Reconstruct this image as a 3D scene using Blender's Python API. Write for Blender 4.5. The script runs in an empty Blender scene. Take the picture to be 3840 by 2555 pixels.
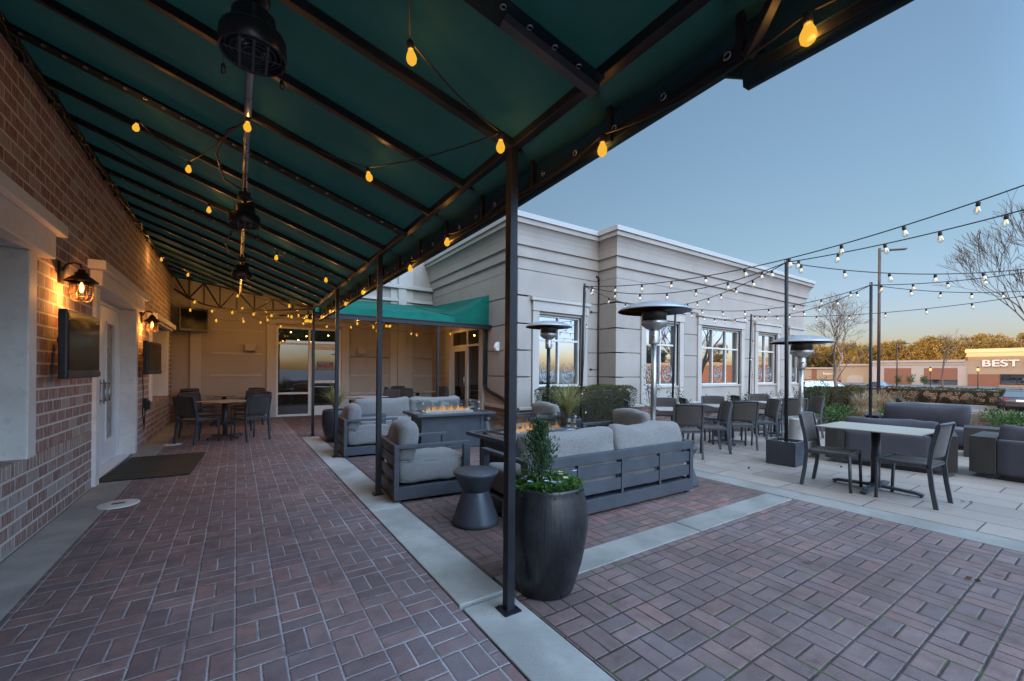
import bpy, math, random
from mathutils import Vector, Matrix
PI = math.pi
R = math.radians
rnd = random.Random(7)
SC = bpy.context.scene
COL = SC.collection

# ------------------------------------------------------------------ mesh helper
class MB:
    def __init__(s): s.v = []; s.f = []; s.sm = []; s.mi = []; s.cur = 0
    def add(s, vs, fs, smooth=False):
        n = len(s.v); s.v.extend(vs)
        for f in fs: s.f.append(tuple(i + n for i in f)); s.sm.append(smooth); s.mi.append(s.cur)
        return s
    def box(s, a, b, rz=0, piv=None):
        x0, y0, z0 = a; x1, y1, z1 = b
        vs = [(x, y, z) for z in (z0, z1) for y in (y0, y1) for x in (x0, x1)]
        if rz:
            px, py = piv if piv else ((x0+x1)/2, (y0+y1)/2); c, t = math.cos(rz), math.sin(rz)
            vs = [(px+(x-px)*c-(y-py)*t, py+(x-px)*t+(y-py)*c, z) for x, y, z in vs]
        return s.add(vs, [(0,2,3,1),(4,5,7,6),(0,1,5,4),(2,6,7,3),(0,4,6,2),(1,3,7,5)])
    def cbox(s, c, d, rz=0):
        return s.box([c[i]-d[i]/2 for i in range(3)], [c[i]+d[i]/2 for i in range(3)], rz)
    def bar(s, p, q, w, h=None, up=(0,0,1)):
        p = Vector(p); q = Vector(q); h = h or w; d = (q-p).normalized(); u = Vector(up)
        if abs(d.dot(u)) > .99: u = Vector((1,0,0))
        r = d.cross(u).normalized(); u = r.cross(d).normalized()
        vs = [tuple(e + r*(w/2*i) + u*(h/2*j)) for e in (p, q) for i, j in ((-1,-1),(1,-1),(1,1),(-1,1))]
        return s.add(vs, [(0,1,2,3),(4,7,6,5),(0,4,5,1),(1,5,6,2),(2,6,7,3),(3,7,4,0)])
    def tube(s, pts, r, n=8, cap=True):
        P = [Vector(p) for p in pts]; rr = r if isinstance(r, (list, tuple)) else [r]*len(P)
        vs = []; fs = []; prev = None
        for i, p in enumerate(P):
            d = (P[min(i+1, len(P)-1)] - P[max(i-1, 0)]).normalized()
            if prev is None:
                u = Vector((0,0,1)) if abs(d.z) < .9 else Vector((1,0,0)); a = d.cross(u).normalized()
            else:
                a = (prev - d*prev.dot(d)).normalized()
            prev = a; b = d.cross(a)
            for k in range(n):
                t = 2*PI*k/n; vs.append(tuple(p + (a*math.cos(t) + b*math.sin(t))*rr[i]))
        for i in range(len(P)-1):
            for k in range(n):
                fs.append((i*n+k, i*n+(k+1)%n, (i+1)*n+(k+1)%n, (i+1)*n+k))
        if cap:
            fs.append(tuple(range(n-1, -1, -1))); fs.append(tuple((len(P)-1)*n+k for k in range(n)))
        return s.add(vs, fs, True)
    def lathe(s, prof, n=24, c=(0,0,0), smooth=True):
        vs = []; fs = []
        for r, z in prof:
            for k in range(n):
                t = 2*PI*k/n; vs.append((c[0]+r*math.cos(t), c[1]+r*math.sin(t), c[2]+z))
        for i in range(len(prof)-1):
            for k in range(n):
                fs.append((i*n+k, i*n+(k+1)%n, (i+1)*n+(k+1)%n, (i+1)*n+k))
        if prof[0][0] > 0: fs.append(tuple(range(n-1, -1, -1)))
        if prof[-1][0] > 0: fs.append(tuple((len(prof)-1)*n+k for k in range(n)))
        return s.add(vs, fs, smooth)
    def ring(s, c, R_, r, axis='z', n=16, m=6):
        vs = []; fs = []
        for i in range(n):
            t = 2*PI*i/n
            for k in range(m):
                q = 2*PI*k/m; a = R_ + r*math.cos(q); z = r*math.sin(q)
                p = (a*math.cos(t), a*math.sin(t), z)
                if axis == 'y': p = (p[0], p[2], p[1])
                if axis == 'x': p = (p[2], p[0], p[1])
                vs.append((c[0]+p[0], c[1]+p[1], c[2]+p[2]))
        for i in range(n):
            for k in range(m):
                fs.append((i*m+k, ((i+1)%n)*m+k, ((i+1)%n)*m+(k+1)%m, i*m+(k+1)%m))
        return s.add(vs, fs, True)
    def quad(s, a, b, c, d): return s.add([a, b, c, d], [(0,1,2,3)])
    def prism(s, poly, z0, z1):
        n = len(poly)
        vs = [(x, y, z0) for x, y in poly] + [(x, y, z1) for x, y in poly]
        fs = [tuple(range(n-1, -1, -1)), tuple(range(n, 2*n))] + [(i, (i+1)%n, n+(i+1)%n, n+i) for i in range(n)]
        return s.add(vs, fs)
    def slab(s, pts, t):      # polygon in space thickened by t along its normal
        P = [Vector(p) for p in pts]; nrm = (P[1]-P[0]).cross(P[2]-P[0]).normalized()*t; n = len(P)
        vs = [tuple(p) for p in P] + [tuple(p+nrm) for p in P]
        fs = [tuple(range(n-1, -1, -1)), tuple(range(n, 2*n))] + [(i, (i+1)%n, n+(i+1)%n, n+i) for i in range(n)]
        return s.add(vs, fs)
    def cushion(s, c, d, r=.05, puff=.02, cuts=8, seed=0, wr=.004, ear=0):
        rg = random.Random(seed); ph = [rg.uniform(0, 6.28) for _ in range(6)]
        h = [d[i]/2 for i in range(3)]; N = cuts; vs = []; fs = []; idx = {}
        def vid(i, j, k):
            key = (i, j, k)
            if key in idx: return idx[key]
            p = [2*q/N-1 for q in key]
            def wp(t): return math.copysign(abs(t)**.7, t)
            P = [wp(p[a])*h[a] for a in range(3)]
            q = [max(-(h[a]-r), min(h[a]-r, P[a])) for a in range(3)]
            o = Vector([P[a]-q[a] for a in range(3)])
            if o.length > 1e-6: o = o.normalized()*r
            P = [q[a]+o[a] for a in range(3)]
            u = [P[a]/h[a] for a in range(3)]
            for a in range(3):
                b_, c_ = (a+1)%3, (a+2)%3
                f = max(0, 1-u[b_]**2)*max(0, 1-u[c_]**2)
                P[a] += u[a]*puff*f*(1.0 if d[a] == min(d) else .35)
            w = wr*(math.sin(P[0]*23+ph[0])*math.sin(P[1]*19+ph[1]) + math.sin(P[0]*11+P[2]*17+ph[2]) + math.sin(P[1]*29-P[2]*13+ph[3]))
            for a in range(3): P[a] += u[a]*w*.5
            if ear: P[2] += ear*(u[0]**4-.35)*max(0, u[2]) + ear*.5*math.sin(P[0]*9+ph[4])*max(0, u[2]); P[1] += ear*.3*math.sin(P[0]*7+P[2]*8+ph[5])*(1-u[0]**2)*max(0, u[1])
            idx[key] = len(vs); vs.append((c[0]+P[0], c[1]+P[1], c[2]+P[2])); return idx[key]
        for i in range(N):
            for j in range(N):
                for a, b_ in ((0, False), (N, True)):
                    for ax in range(3):
                        def K(u_, v_):
                            k = [0,0,0]; k[ax] = a; k[(ax+1)%3] = u_; k[(ax+2)%3] = v_; return vid(*k)
                        q = [K(i,j), K(i+1,j), K(i+1,j+1), K(i,j+1)]
                        fs.append(tuple(q if b_ else q[::-1]))
        return s.add(vs, fs, True)
    def leaf(s, p, d, L, w, up=None):   # a diamond-shaped leaf, slightly folded
        d = Vector(d).normalized(); u = Vector(up) if up else Vector((rnd.uniform(-1,1), rnd.uniform(-1,1), rnd.uniform(-1,1)))
        r = d.cross(u)
        if r.length < 1e-4: r = d.cross(Vector((1,0,.3)))
        r.normalize(); p = Vector(p); m = p + d*(L*.5)
        s.add([tuple(p), tuple(m+r*(w/2)), tuple(p+d*L), tuple(m-r*(w/2))], [(0,1,2,3)])
    def build(s, name, m, parent=None, bevel=0, loc=None):
        me = bpy.data.meshes.new(name); me.from_pydata(s.v, [], s.f)
        me.polygons.foreach_set('use_smooth', s.sm); me.update()
        for q in (m if isinstance(m, (list, tuple)) else [m]): me.materials.append(q)
        if any(s.mi): me.polygons.foreach_set('material_index', s.mi)
        o = bpy.data.objects.new(name, me); COL.objects.link(o)
        if parent: o.parent = parent
        if loc: o.location = loc
        if bevel:
            b = o.modifiers.new('Bevel', 'BEVEL'); b.width = bevel; b.segments = 2; b.limit_method = 'ANGLE'; b.angle_limit = R(40)
        return o

def tag(o, label=None, cat=None, group=None, kind=None):
    if label: o['label'] = label
    if cat: o['category'] = cat
    if group: o['group'] = group
    if kind: o['kind'] = kind
    return o
def thing(name, label, cat, loc=(0,0,0), rz=0, group=None):
    o = bpy.data.objects.new(name, None); COL.objects.link(o); o.empty_display_size = .1
    o.location = loc; o.rotation_euler = (0,0,rz)
    return tag(o, label, cat, group)
def copy_tree(o, parent=None):
    c = o.copy(); COL.objects.link(c)
    if parent: c.parent = parent
    for ch in list(o.children): copy_tree(ch, c)
    return c
def place(proto, used, loc, rz, label, group=None):
    o = proto if not used else copy_tree(proto)
    o.location = loc; o.rotation_euler = (0,0,rz); o['label'] = label
    if group: o['group'] = group
    return o
def text_mesh(name, body, size, m, parent, mat4, depth=.004, align='CENTER', bold=0.0, sx=1.0, fit=None):
    c = bpy.data.curves.new(name, 'FONT'); c.body = body; c.size = size; c.extrude = depth; c.align_x = align; c.align_y = 'CENTER'; c.offset = bold
    t = bpy.data.objects.new(name, c); COL.objects.link(t)
    dg = bpy.context.evaluated_depsgraph_get()
    me = bpy.data.meshes.new_from_object(t.evaluated_get(dg)); me.name = name
    bpy.data.objects.remove(t); bpy.data.curves.remove(c)
    sy = 1.
    if fit:
        X_ = [v.co.x for v in me.vertices]; Y_ = [v.co.y for v in me.vertices]; me.transform(Matrix.Translation((-(min(X_)+max(X_))/2, -(min(Y_)+max(Y_))/2, 0))); sx = fit[0]/(max(X_)-min(X_)); sy = fit[1]/(max(Y_)-min(Y_))
    me.transform(mat4 @ Matrix.Diagonal((sx,sy,1,1))); me.materials.clear(); me.materials.append(m)
    o = bpy.data.objects.new(name, me); COL.objects.link(o)
    if parent: o.parent = parent
    return o
def face_mat(p, xdir, up=(0,0,1)):   # matrix taking text plane to a wall: x along xdir, y along up
    x = Vector(xdir).normalized(); y = Vector(up).normalized(); z = x.cross(y)
    m = Matrix.Identity(4)
    for i in range(3): m[i][0] = x[i]; m[i][1] = y[i]; m[i][2] = z[i]; m[i][3] = p[i]
    return m

# ------------------------------------------------------------------ materials
class NT:
    def __init__(s, name):
        s.m = bpy.data.materials.new(name); s.m.use_nodes = True; s.t = s.m.node_tree
        s.p = s.t.nodes['Principled BSDF']; s.out = s.t.nodes['Material Output']
    def n(s, ty, **kw):
        nd = s.t.nodes.new(ty)
        for k, v in kw.items(): setattr(nd, k, v)
        return nd
    def put(s, sock, v):
        if isinstance(v, bpy.types.NodeSocket): s.t.links.new(v, sock)
        elif v is not None:
            if isinstance(v, (tuple, list)) and len(v) == 3 and sock.type == 'RGBA': v = (*v, 1)
            sock.default_value = v
    def M(s, op, a, b=None, c=None):
        nd = s.n('ShaderNodeMath', operation=op)
        for i, v in enumerate((a, b, c)):
            if v is not None: s.put(nd.inputs[i], v)
        return nd.outputs[0]
    def mix(s, f, a, b, bt='MIX'):
        nd = s.n('ShaderNodeMix', data_type='RGBA', blend_type=bt)
        s.put(nd.inputs[0], f); s.put(nd.inputs[6], a); s.put(nd.inputs[7], b); return nd.outputs[2]
    def step(s, x, a, b, lo=0., hi=1.):
        nd = s.n('ShaderNodeMapRange', interpolation_type='SMOOTHSTEP')
        for i, v in enumerate((x, a, b, lo, hi)): s.put(nd.inputs[i], v)
        return nd.outputs[0]
    def noise(s, scale, detail=3, vec=None, rough=.55):
        nd = s.n('ShaderNodeTexNoise'); s.put(nd.inputs['Scale'], scale); s.put(nd.inputs['Detail'], detail); s.put(nd.inputs['Roughness'], rough)
        s.put(nd.inputs['Vector'], vec if vec is not None else s.obj()); return nd.outputs[0]
    def obj(s):
        if not hasattr(s, '_o'): s._o = s.n('ShaderNodeTexCoord').outputs['Object']
        return s._o
    def geo(s):
        if not hasattr(s, '_g'): s._g = s.n('ShaderNodeNewGeometry').outputs['Position']
        return s._g
    def xyz(s, v):
        nd = s.n('ShaderNodeSeparateXYZ'); s.put(nd.inputs[0], v); return nd.outputs
    def cmb(s, x, y, z):
        nd = s.n('ShaderNodeCombineXYZ')
        for i, v in enumerate((x, y, z)): s.put(nd.inputs[i], v)
        return nd.outputs[0]
    def white(s, v):
        nd = s.n('ShaderNodeTexWhiteNoise', noise_dimensions='3D'); s.put(nd.inputs['Vector'], v); return nd.outputs[0], nd.outputs[1]
    def bump(s, h, strength=.3, dist=.01):
        nd = s.n('ShaderNodeBump'); s.put(nd.inputs['Strength'], strength); s.put(nd.inputs['Distance'], dist); s.put(nd.inputs['Height'], h)
        s.t.links.new(nd.outputs[0], s.p.inputs['Normal'])
    def set(s, col=None, rough=None, metal=None, spec=None, **kw):
        if col is not None: s.put(s.p.inputs['Base Color'], col)
        if rough is not None: s.put(s.p.inputs['Roughness'], rough)
        if metal is not None: s.put(s.p.inputs['Metallic'], metal)
        if spec is not None: s.put(s.p.inputs['Specular IOR Level'], spec)
        for k, v in kw.items(): s.put(s.p.inputs[k], v)
        return s.m

def dim(c, k): return tuple(x*k for x in c)
def pmat(name, c, rough=.6, metal=0, var=.18, scale=3, fine=60, bump=.15, dist=.002, spec=None):
    t = NT(name)
    a = t.noise(scale, 4); b = t.noise(fine, 2)
    f = t.M('ADD', t.M('MULTIPLY', a, .7), t.M('MULTIPLY', b, .3))
    col = t.mix(t.step(f, .3, .7), dim(c, 1-var), dim(c, 1+var))
    if bump: t.bump(b, bump, dist)
    return t.set(col, t.step(a, .3, .7, max(0, rough-.08), min(1, rough+.08)), metal, spec)

def basket(name, c1, c2, c3, joint, moss, haze=.0, b=.206):
    t = NT(name); x, y, z = t.xyz(t.geo())
    wob = t.noise(18, 2, t.geo()); wx = t.M('MULTIPLY_ADD', wob, .006, -.003)
    wob2 = t.noise(16, 2, t.cmb(y, x, 3.)); wy = t.M('MULTIPLY_ADD', wob2, .006, -.003)
    u = t.M('DIVIDE', t.M('ADD', x, wx), b); v = t.M('DIVIDE', t.M('ADD', y, wy), b)
    i = t.M('FLOOR', u); j = t.M('FLOOR', v); fu = t.M('FRACT', u); fv = t.M('FRACT', v)
    par = t.M('FLOORED_MODULO', t.M('ADD', i, j), 2.)
    inv = t.M('SUBTRACT', 1., par)
    sel = lambda A, B: t.M('ADD', t.M('MULTIPLY', A, inv), t.M('MULTIPLY', B, par))
    sd = t.M('MULTIPLY', sel(fu, fv), 2.); td = sel(fv, fu)
    h = t.M('FLOOR', sd); fs = t.M('FRACT', sd)
    ed = lambda f, L: t.M('MULTIPLY', t.M('MINIMUM', f, t.M('SUBTRACT', 1., f)), L)
    dist = t.M('MINIMUM', ed(fs, b/2), ed(td, b))
    w, wc = t.white(t.cmb(i, j, h)); r_, g_, b_ = t.xyz(wc)
    col = t.mix(t.step(r_, .0, 1.), dim(c1, .85), dim(c2, 1.08)); col = t.mix(t.step(g_, .70, .95), col, c3); col = t.mix(t.step(b_, .80, .95, 0, .55), col, (c2[0]*1.25, c2[1]*.95, c2[2]*.85)); col = t.mix(t.step(b_, .0, .12, .5, 0), col, dim(c1, .5))
    fine = t.noise(140, 3, t.geo()); big = t.noise(1.3, 4, t.geo()); mid = t.noise(9, 4, t.geo())
    col = t.mix(t.step(fine, .35, .7, 0, .35), col, dim(c2, 1.7))
    col = t.mix(t.step(fine, .62, .72, 0, .6), col, (.30,.285,.28)); col = t.mix(t.step(t.noise(260, 2, t.geo()), .58, .7, 0, .4), col, dim(c1, .3))
    col = t.mix(t.step(mid, .35, .75, 0, .5), col, dim(c1, .55))
    if haze: col = t.mix(t.step(big, .4, .72, 0, haze), col, (.26,.25,.26))
    wz = t.noise(.55, 4, t.geo(), .6); col = t.mix(t.step(wz, .38, .66, .45, 0), col, dim(c1, .5)); sp = t.noise(3.7, 5, t.geo(), .75); col = t.mix(t.step(sp, .60, .72, 0, .55), col, dim(c1, .42))
    jn = t.noise(5, 3, t.geo())
    jc = t.mix(t.step(fine, .3, .7), dim(joint, .6), dim(joint, 1.25)); jc = t.mix(t.step(t.noise(1.1, 3, t.geo()), .42, .62, .38, 0), jc, dim(c1, .6))
    if moss: jc = t.mix(t.step(jn, .52, .62, 0, .85), jc, moss)
    jw = t.step(t.noise(3, 2, t.geo()), .3, .7, .0038, .0072)
    mask = t.step(dist, t.M('MULTIPLY', jw, .55), jw)
    # efflorescence creeping over brick edges
    col = t.mix(mask, jc, col)
    hgt = t.M('ADD', t.M('MULTIPLY', t.step(dist, .001, .011), 1.), t.M('ADD', t.M('MULTIPLY', fine, .16), t.M('MULTIPLY', w, .35)))
    t.bump(hgt, .75, .006)
    return t.set(col, t.step(mid, .3, .7, .62, .85), spec=.35)

def bond(name, c1, c2, c3, mortar, L=.203, H=.1016, soldier=False, g=.011):
    t = NT(name); x, y, z = t.xyz(t.geo())
    a = t.M('ADD', x, y)
    if soldier: row = t.M('FLOOR', t.M('DIVIDE', z, 5.)); u = t.M('DIVIDE', a, .068); fz = t.M('MULTIPLY', 0., z); Lr = .068
    else:
        zz = t.M('DIVIDE', z, H); row = t.M('FLOOR', zz); fz = t.M('FRACT', zz); Lr = L
        u = t.M('ADD', t.M('DIVIDE', a, L), t.M('MULTIPLY', t.M('FLOORED_MODULO', row, 2.), .5))
    i = t.M('FLOOR', u); fu = t.M('FRACT', u)
    ed = lambda f, L_: t.M('MULTIPLY', t.M('MINIMUM', f, t.M('SUBTRACT', 1., f)), L_)
    d = ed(fu, Lr) if soldier else t.M('ADD', ed(fu, Lr), .0028)
    if not soldier: d = t.M('MINIMUM', d, ed(fz, H))
    w, wc = t.white(t.cmb(i, row, 2.)); r_, g_, b_ = t.xyz(wc)
    stre = t.noise(26, 4, t.cmb(t.M('MULTIPLY', a, 3.), 0., t.M('MULTIPLY', z, .35)))
    fine = t.noise(90, 3, t.geo())
    col = t.mix(r_, c1, c2); col = t.mix(t.step(g_, .6, .9), col, c3)
    col = t.mix(t.step(stre, .42, .68, 0, .85), col, dim(c3, 1.1))
    col = t.mix(t.step(stre, .30, .46, .75, 0), col, dim(c1, .38))
    mk = t.step(t.M('ADD', d, t.M('MULTIPLY_ADD', fine, .003, -.0015)), g*.42, g*.62)
    col = t.mix(mk, t.mix(fine, dim(mortar, .75), dim(mortar, 1.15)), col)
    t.bump(t.M('ADD', mk, t.M('MULTIPLY', t.M('ADD', fine, stre), .3)), .6, .008)
    return t.set(col, .85, spec=.3)

def concrete(name, c, stain=.35, groove=None):
    t = NT(name); g = t.geo(); a = t.noise(2.2, 5, g); b = t.noise(160, 3, g); d = t.noise(14, 5, g, .7); e = t.noise(.7, 3, g)
    col = t.mix(t.step(a, .3, .7), dim(c, 1-stain), dim(c, 1.12))
    col = t.mix(t.step(d, .5, .75, 0, .45), col, dim(c, .6))
    col = t.mix(t.step(e, .5, .8, 0, .4), col, dim(c, .7))
    col = t.mix(t.step(b, .4, .75, 0, .4), col, dim(c, 1.35))
    t.bump(t.M('ADD', b, d), .25, .003)
    return t.set(col, t.step(a, .3, .7, .6, .85), spec=.35)

def tile(name, c):
    t = NT(name); x, y, z = t.xyz(t.geo()); W, L = .405, .81
    # rows run along y, each row of long tiles broken by a third
    row = t.M('FLOOR', t.M('DIVIDE', t.M('SUBTRACT', x, 5.46), W)); fx = t.M('FRACT', t.M('DIVIDE', t.M('SUBTRACT', x, 5.46), W))
    v = t.M('ADD', t.M('DIVIDE', y, L), t.M('MULTIPLY', row, .37)); i = t.M('FLOOR', v); fv = t.M('FRACT', v)
    ed = lambda f, q: t.M('MULTIPLY', t.M('MINIMUM', f, t.M('SUBTRACT', 1., f)), q)
    d = t.M('MINIMUM', ed(fx, W), ed(fv, L))
    w, wc = t.white(t.cmb(row, i, 1.)); a = t.noise(2.5, 5, t.geo()); b = t.noise(120, 3, t.geo()); e = t.noise(.8, 3, t.geo())
    col = t.mix(w, dim(c, .86), dim(c, 1.1)); col = t.mix(t.step(a, .35, .7, 0, .5), col, dim(c, .72))
    col = t.mix(t.step(b, .45, .7, 0, .3), col, dim(c, .6)); col = t.mix(t.step(e, .5, .75, 0, .35), col, dim(c, .6))
    mk = t.step(d, .0035, .0062)
    col = t.mix(mk, dim(c, .14), col); t.bump(t.M('ADD', mk, t.M('MULTIPLY', b, .12)), .5, .004)
    return t.set(col, t.step(a, .3, .7, .42, .62), spec=.4)

def foliage(name, c1, c2, c3=None, scale=8, trans=.25):
    t = NT(name); n1 = t.noise(scale, 3, t.geo()); n2 = t.noise(scale*6, 2, t.geo())
    oi = t.n('ShaderNodeObjectInfo').outputs['Random']
    col = t.mix(t.step(n1, .35, .65), c1, c2)
    col = t.mix(t.step(n2, .5, .72), col, c3 or dim(c2, 1.4))
    hs = t.n('ShaderNodeHueSaturation'); t.put(hs.inputs['Color'], col); t.put(hs.inputs['Value'], t.M('MULTIPLY_ADD', oi, .35, .82)); col = hs.outputs[0]
    t.set(col, .6, spec=.25)
    tr = t.n('ShaderNodeBsdfTranslucent'); t.put(tr.inputs[0], col)
    mx = t.n('ShaderNodeMixShader'); mx.inputs[0].default_value = trans
    t.t.links.new(t.p.outputs[0], mx.inputs[1]); t.t.links.new(tr.outputs[0], mx.inputs[2]); t.t.links.new(mx.outputs[0], t.out.inputs[0])
    return t.m

def emit(name, c, strength, through=0, tint=None):
    t = NT(name); e = t.n('ShaderNodeEmission'); t.put(e.inputs[0], c); e.inputs[1].default_value = strength
    if through:
        tr = t.n('ShaderNodeBsdfTransparent'); t.put(tr.inputs[0], tint or (1,1,1))
        mx = t.n('ShaderNodeMixShader'); mx.inputs[0].default_value = through
        t.t.links.new(e.outputs[0], mx.inputs[1]); t.t.links.new(tr.outputs[0], mx.inputs[2]); t.t.links.new(mx.outputs[0], t.out.inputs[0])
    else: t.t.links.new(e.outputs[0], t.out.inputs[0])
    return t.m
def thin_glass(name, tint, refl=.12, rough=.02):
    t = NT(name); tr = t.n('ShaderNodeBsdfTransparent'); t.put(tr.inputs[0], tint)
    gl = t.n('ShaderNodeBsdfGlossy'); gl.inputs['Roughness'].default_value = rough
    fr = t.n('ShaderNodeLayerWeight'); fr.inputs[0].default_value = .35
    mx = t.n('ShaderNodeMixShader'); t.put(mx.inputs[0], t.M('MINIMUM', t.M('MULTIPLY_ADD', fr.outputs['Fresnel'], .6, refl), .9))
    t.t.links.new(tr.outputs[0], mx.inputs[1]); t.t.links.new(gl.outputs[0], mx.inputs[2]); t.t.links.new(mx.outputs[0], t.out.inputs[0])
    return t.m
def mirror_glass(name, base, refl, rough=.015):   # coated glazing: dark room behind, strong sky reflection
    t = NT(name); df = t.n('ShaderNodeBsdfDiffuse'); t.put(df.inputs[0], base)
    gl = t.n('ShaderNodeBsdfGlossy'); gl.inputs['Roughness'].default_value = rough; t.put(gl.inputs[0], (.9,.95,1.))
    nb = t.n('ShaderNodeBump'); nb.inputs['Strength'].default_value = .06; nb.inputs['Distance'].default_value = .02; t.put(nb.inputs['Height'], t.noise(1.6, 1, t.geo()))
    t.t.links.new(nb.outputs[0], gl.inputs['Normal'])
    mx = t.n('ShaderNodeMixShader'); mx.inputs[0].default_value = refl
    t.t.links.new(df.outputs[0], mx.inputs[1]); t.t.links.new(gl.outputs[0], mx.inputs[2]); t.t.links.new(mx.outputs[0], t.out.inputs[0])
    return t.m
def fabric(name, c, sc=420, var=.25):
    t = NT(name); x, y, z = t.xyz(t.obj()); w1 = t.noise(sc, 2, t.cmb(x, t.M('MULTIPLY', y, .35), z)); w2 = t.noise(sc, 2, t.cmb(t.M('MULTIPLY', x, .35), y, t.M('MULTIPLY', z, .5)))
    w = t.M('MULTIPLY', t.M('ADD', w1, w2), .5); a = t.noise(5, 4)
    col = t.mix(t.step(w, .36, .64), dim(c, 1-var), dim(c, 1+var)); col = t.mix(t.step(a, .4, .75, 0, .35), col, dim(c, .72))
    t.bump(w, .35, .003); return t.set(col, .9, spec=.15, **{'Sheen Weight': .15})
def cloth_roof(name, c, trans):
    t = NT(name); a = t.noise(1.4, 4, t.geo()); x, y, z = t.xyz(t.geo()); w = t.noise(300, 2, t.geo()); st = t.noise(6, 3, t.cmb(x, t.M('MULTIPLY', y, .3), z))
    col = t.mix(t.step(a, .3, .7), dim(c, .8), dim(c, 1.2)); col = t.mix(t.step(st, .5, .8, 0, .3), col, dim(c, .6))
    wk = t.noise(2.2, 3, t.cmb(t.M('MULTIPLY', x, 2.2), t.M('MULTIPLY', y, .8), z)); t.bump(t.M('ADD', t.M('MULTIPLY', w, .35), t.M('MULTIPLY', wk, 2.5)), .4, .02); t.set(col, .8, spec=.18)
    tr = t.n('ShaderNodeBsdfTranslucent'); t.put(tr.inputs[0], t.mix(.5, col, dim(c, 1.6)))
    mx = t.n('ShaderNodeMixShader'); mx.inputs[0].default_value = trans
    t.t.links.new(t.p.outputs[0], mx.inputs[1]); t.t.links.new(tr.outputs[0], mx.inputs[2]); t.t.links.new(mx.outputs[0], t.out.inputs[0])
    return t.m

def stucco(name, c):
    t = NT(name); g = t.geo(); x, y, z = t.xyz(g); a = t.M('ADD', x, y); f = t.noise(130, 3, g); big = t.noise(.9, 4, g); st = t.noise(3.2, 4, t.cmb(t.M('MULTIPLY', a, 1.6), 0., t.M('MULTIPLY', z, .12)), .65); bl = t.noise(5, 5, g, .7)
    col = t.mix(t.step(big, .3, .7), dim(c, .9), dim(c, 1.06)); col = t.mix(t.step(st, .52, .76, 0, .24), col, dim((c[0]*.98, c[1]*.98, c[2]), .68)); col = t.mix(t.step(bl, .55, .8, 0, .25), col, dim(c, .75)); col = t.mix(t.step(f, .3, .7, 0, .2), col, dim(c, .7))
    t.bump(t.M('ADD', f, t.M('MULTIPLY', bl, .5)), .35, .004); return t.set(col, .88, spec=.2)
MT = {}
MT['walk'] = basket('walkway_brick', (.215,.148,.15), (.28,.186,.178), (.165,.135,.145), (.48,.48,.50), (.16,.15,.15), .35)
MT['seat_pave'] = basket('seating_brick', (.145,.095,.09), (.21,.118,.102), (.105,.082,.084), (.055,.05,.045), (.05,.075,.02), .18)
MT['near_pave'] = basket('apron_brick', (.155,.102,.098), (.20,.128,.118), (.118,.094,.092), (.034,.031,.028), (.055,.085,.02), .25)
MT['strip'] = concrete('strip_concrete', (.235,.23,.21), .3); MT['strip_lifted'] = concrete('lifted_concrete', (.37,.365,.34), .32)  # one concrete in two tones: the brighter copy offsets shade on the covered walk
MT['kerb'] = concrete('edge_concrete', (.23,.222,.205), .22)
MT['tile'] = tile('terrace_tile', (.335,.282,.245))
MT['brick'] = bond('wall_brick', (.25,.135,.112), (.34,.18,.148), (.40,.335,.305), (.66,.61,.55), .22, .109, g=.018)
MT['soldier'] = bond('soldier_brick', (.27,.155,.13), (.37,.215,.17), (.40,.34,.30), (.66,.59,.5), soldier=True)
MT['plinth'] = bond('plinth_brick', (.17,.075,.055), (.23,.11,.08), (.13,.08,.07), (.30,.26,.22))
MT['cast'] = concrete('cast_stone', (.70,.67,.62), .10)
MT['stucco'] = stucco('stucco_wall', (.375,.325,.285))
MT['stucco_light'] = stucco('stucco_trim', (.455,.412,.37))
MT['coping'] = pmat('metal_coping', (.40,.385,.365), .5, .0, .05, 2, 50, .0)
MT['white'] = pmat('white_paint', (.82,.83,.83), .4, 0, .05, 3, 80, .04)
MT['alu'] = pmat('pale_aluminium', (.60,.58,.55), .4, .0, .05, 3, 80, .0)
MT['black'] = pmat('black_metal', (.013,.014,.018), .45, .0, .3, 6, 90, .05, spec=.32)
MT['char'] = pmat('charcoal_powdercoat', (.047,.052,.062), .45, .0, .14, 5, 300, .08, .001, spec=.45)
MT['sling'] = fabric('brown_sling', (.058,.048,.042), 500, .3)
MT['grey_cloth'] = fabric('light_grey_cloth', (.175,.165,.157), 380, .42)
MT['dark_cloth'] = fabric('slate_cloth', (.060,.062,.076), 420, .22)
MT['wicker'] = pmat('brown_black_panel', (.032,.029,.027), .6, 0, .25, 8, 200, .2)
MT['top'] = pmat('table_top', (.33,.30,.255), .4, 0, .08, 5, 130, .05)
MT['canopy'] = cloth_roof('green_canvas', (.019,.066,.050), .12)
MT['awning'] = cloth_roof('teal_canvas', (.006,.125,.092), .12)
MT['valance'] = cloth_roof('green_valance', (.008,.024,.028), .08)
MT['screen'] = pmat('dark_screen', (.004,.004,.005), .16, 0, .1, 2, 50, 0, spec=.12)
MT['plastic'] = pmat('black_plastic', (.012,.013,.016), .35, 0, .2, 4, 60, .03)
MT['bronze'] = pmat('aged_bronze', (.055,.035,.022), .45, .6, .3, 14, 90, .1)
MT['steel'] = pmat('brushed_steel', (.46,.45,.43), .40, .9, .12, 9, 120, .04)
MT['heater_dark'] = pmat('burnt_steel', (.06,.055,.055), .35, .8, .4, 9, 60, .1)
MT['chrome'] = pmat('grey_steel', (.35,.35,.36), .3, .9, .1, 5, 50, 0)
MT['glass_win'] = mirror_glass('window_glass', (.02,.022,.022), .42)
MT['glass_door'] = mirror_glass('door_glass', (.022,.019,.016), .15)
MT['frost'] = pmat('frosted_door_glass', (.23,.20,.165), .25, 0, .1, 2, 30, 0)
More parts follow.
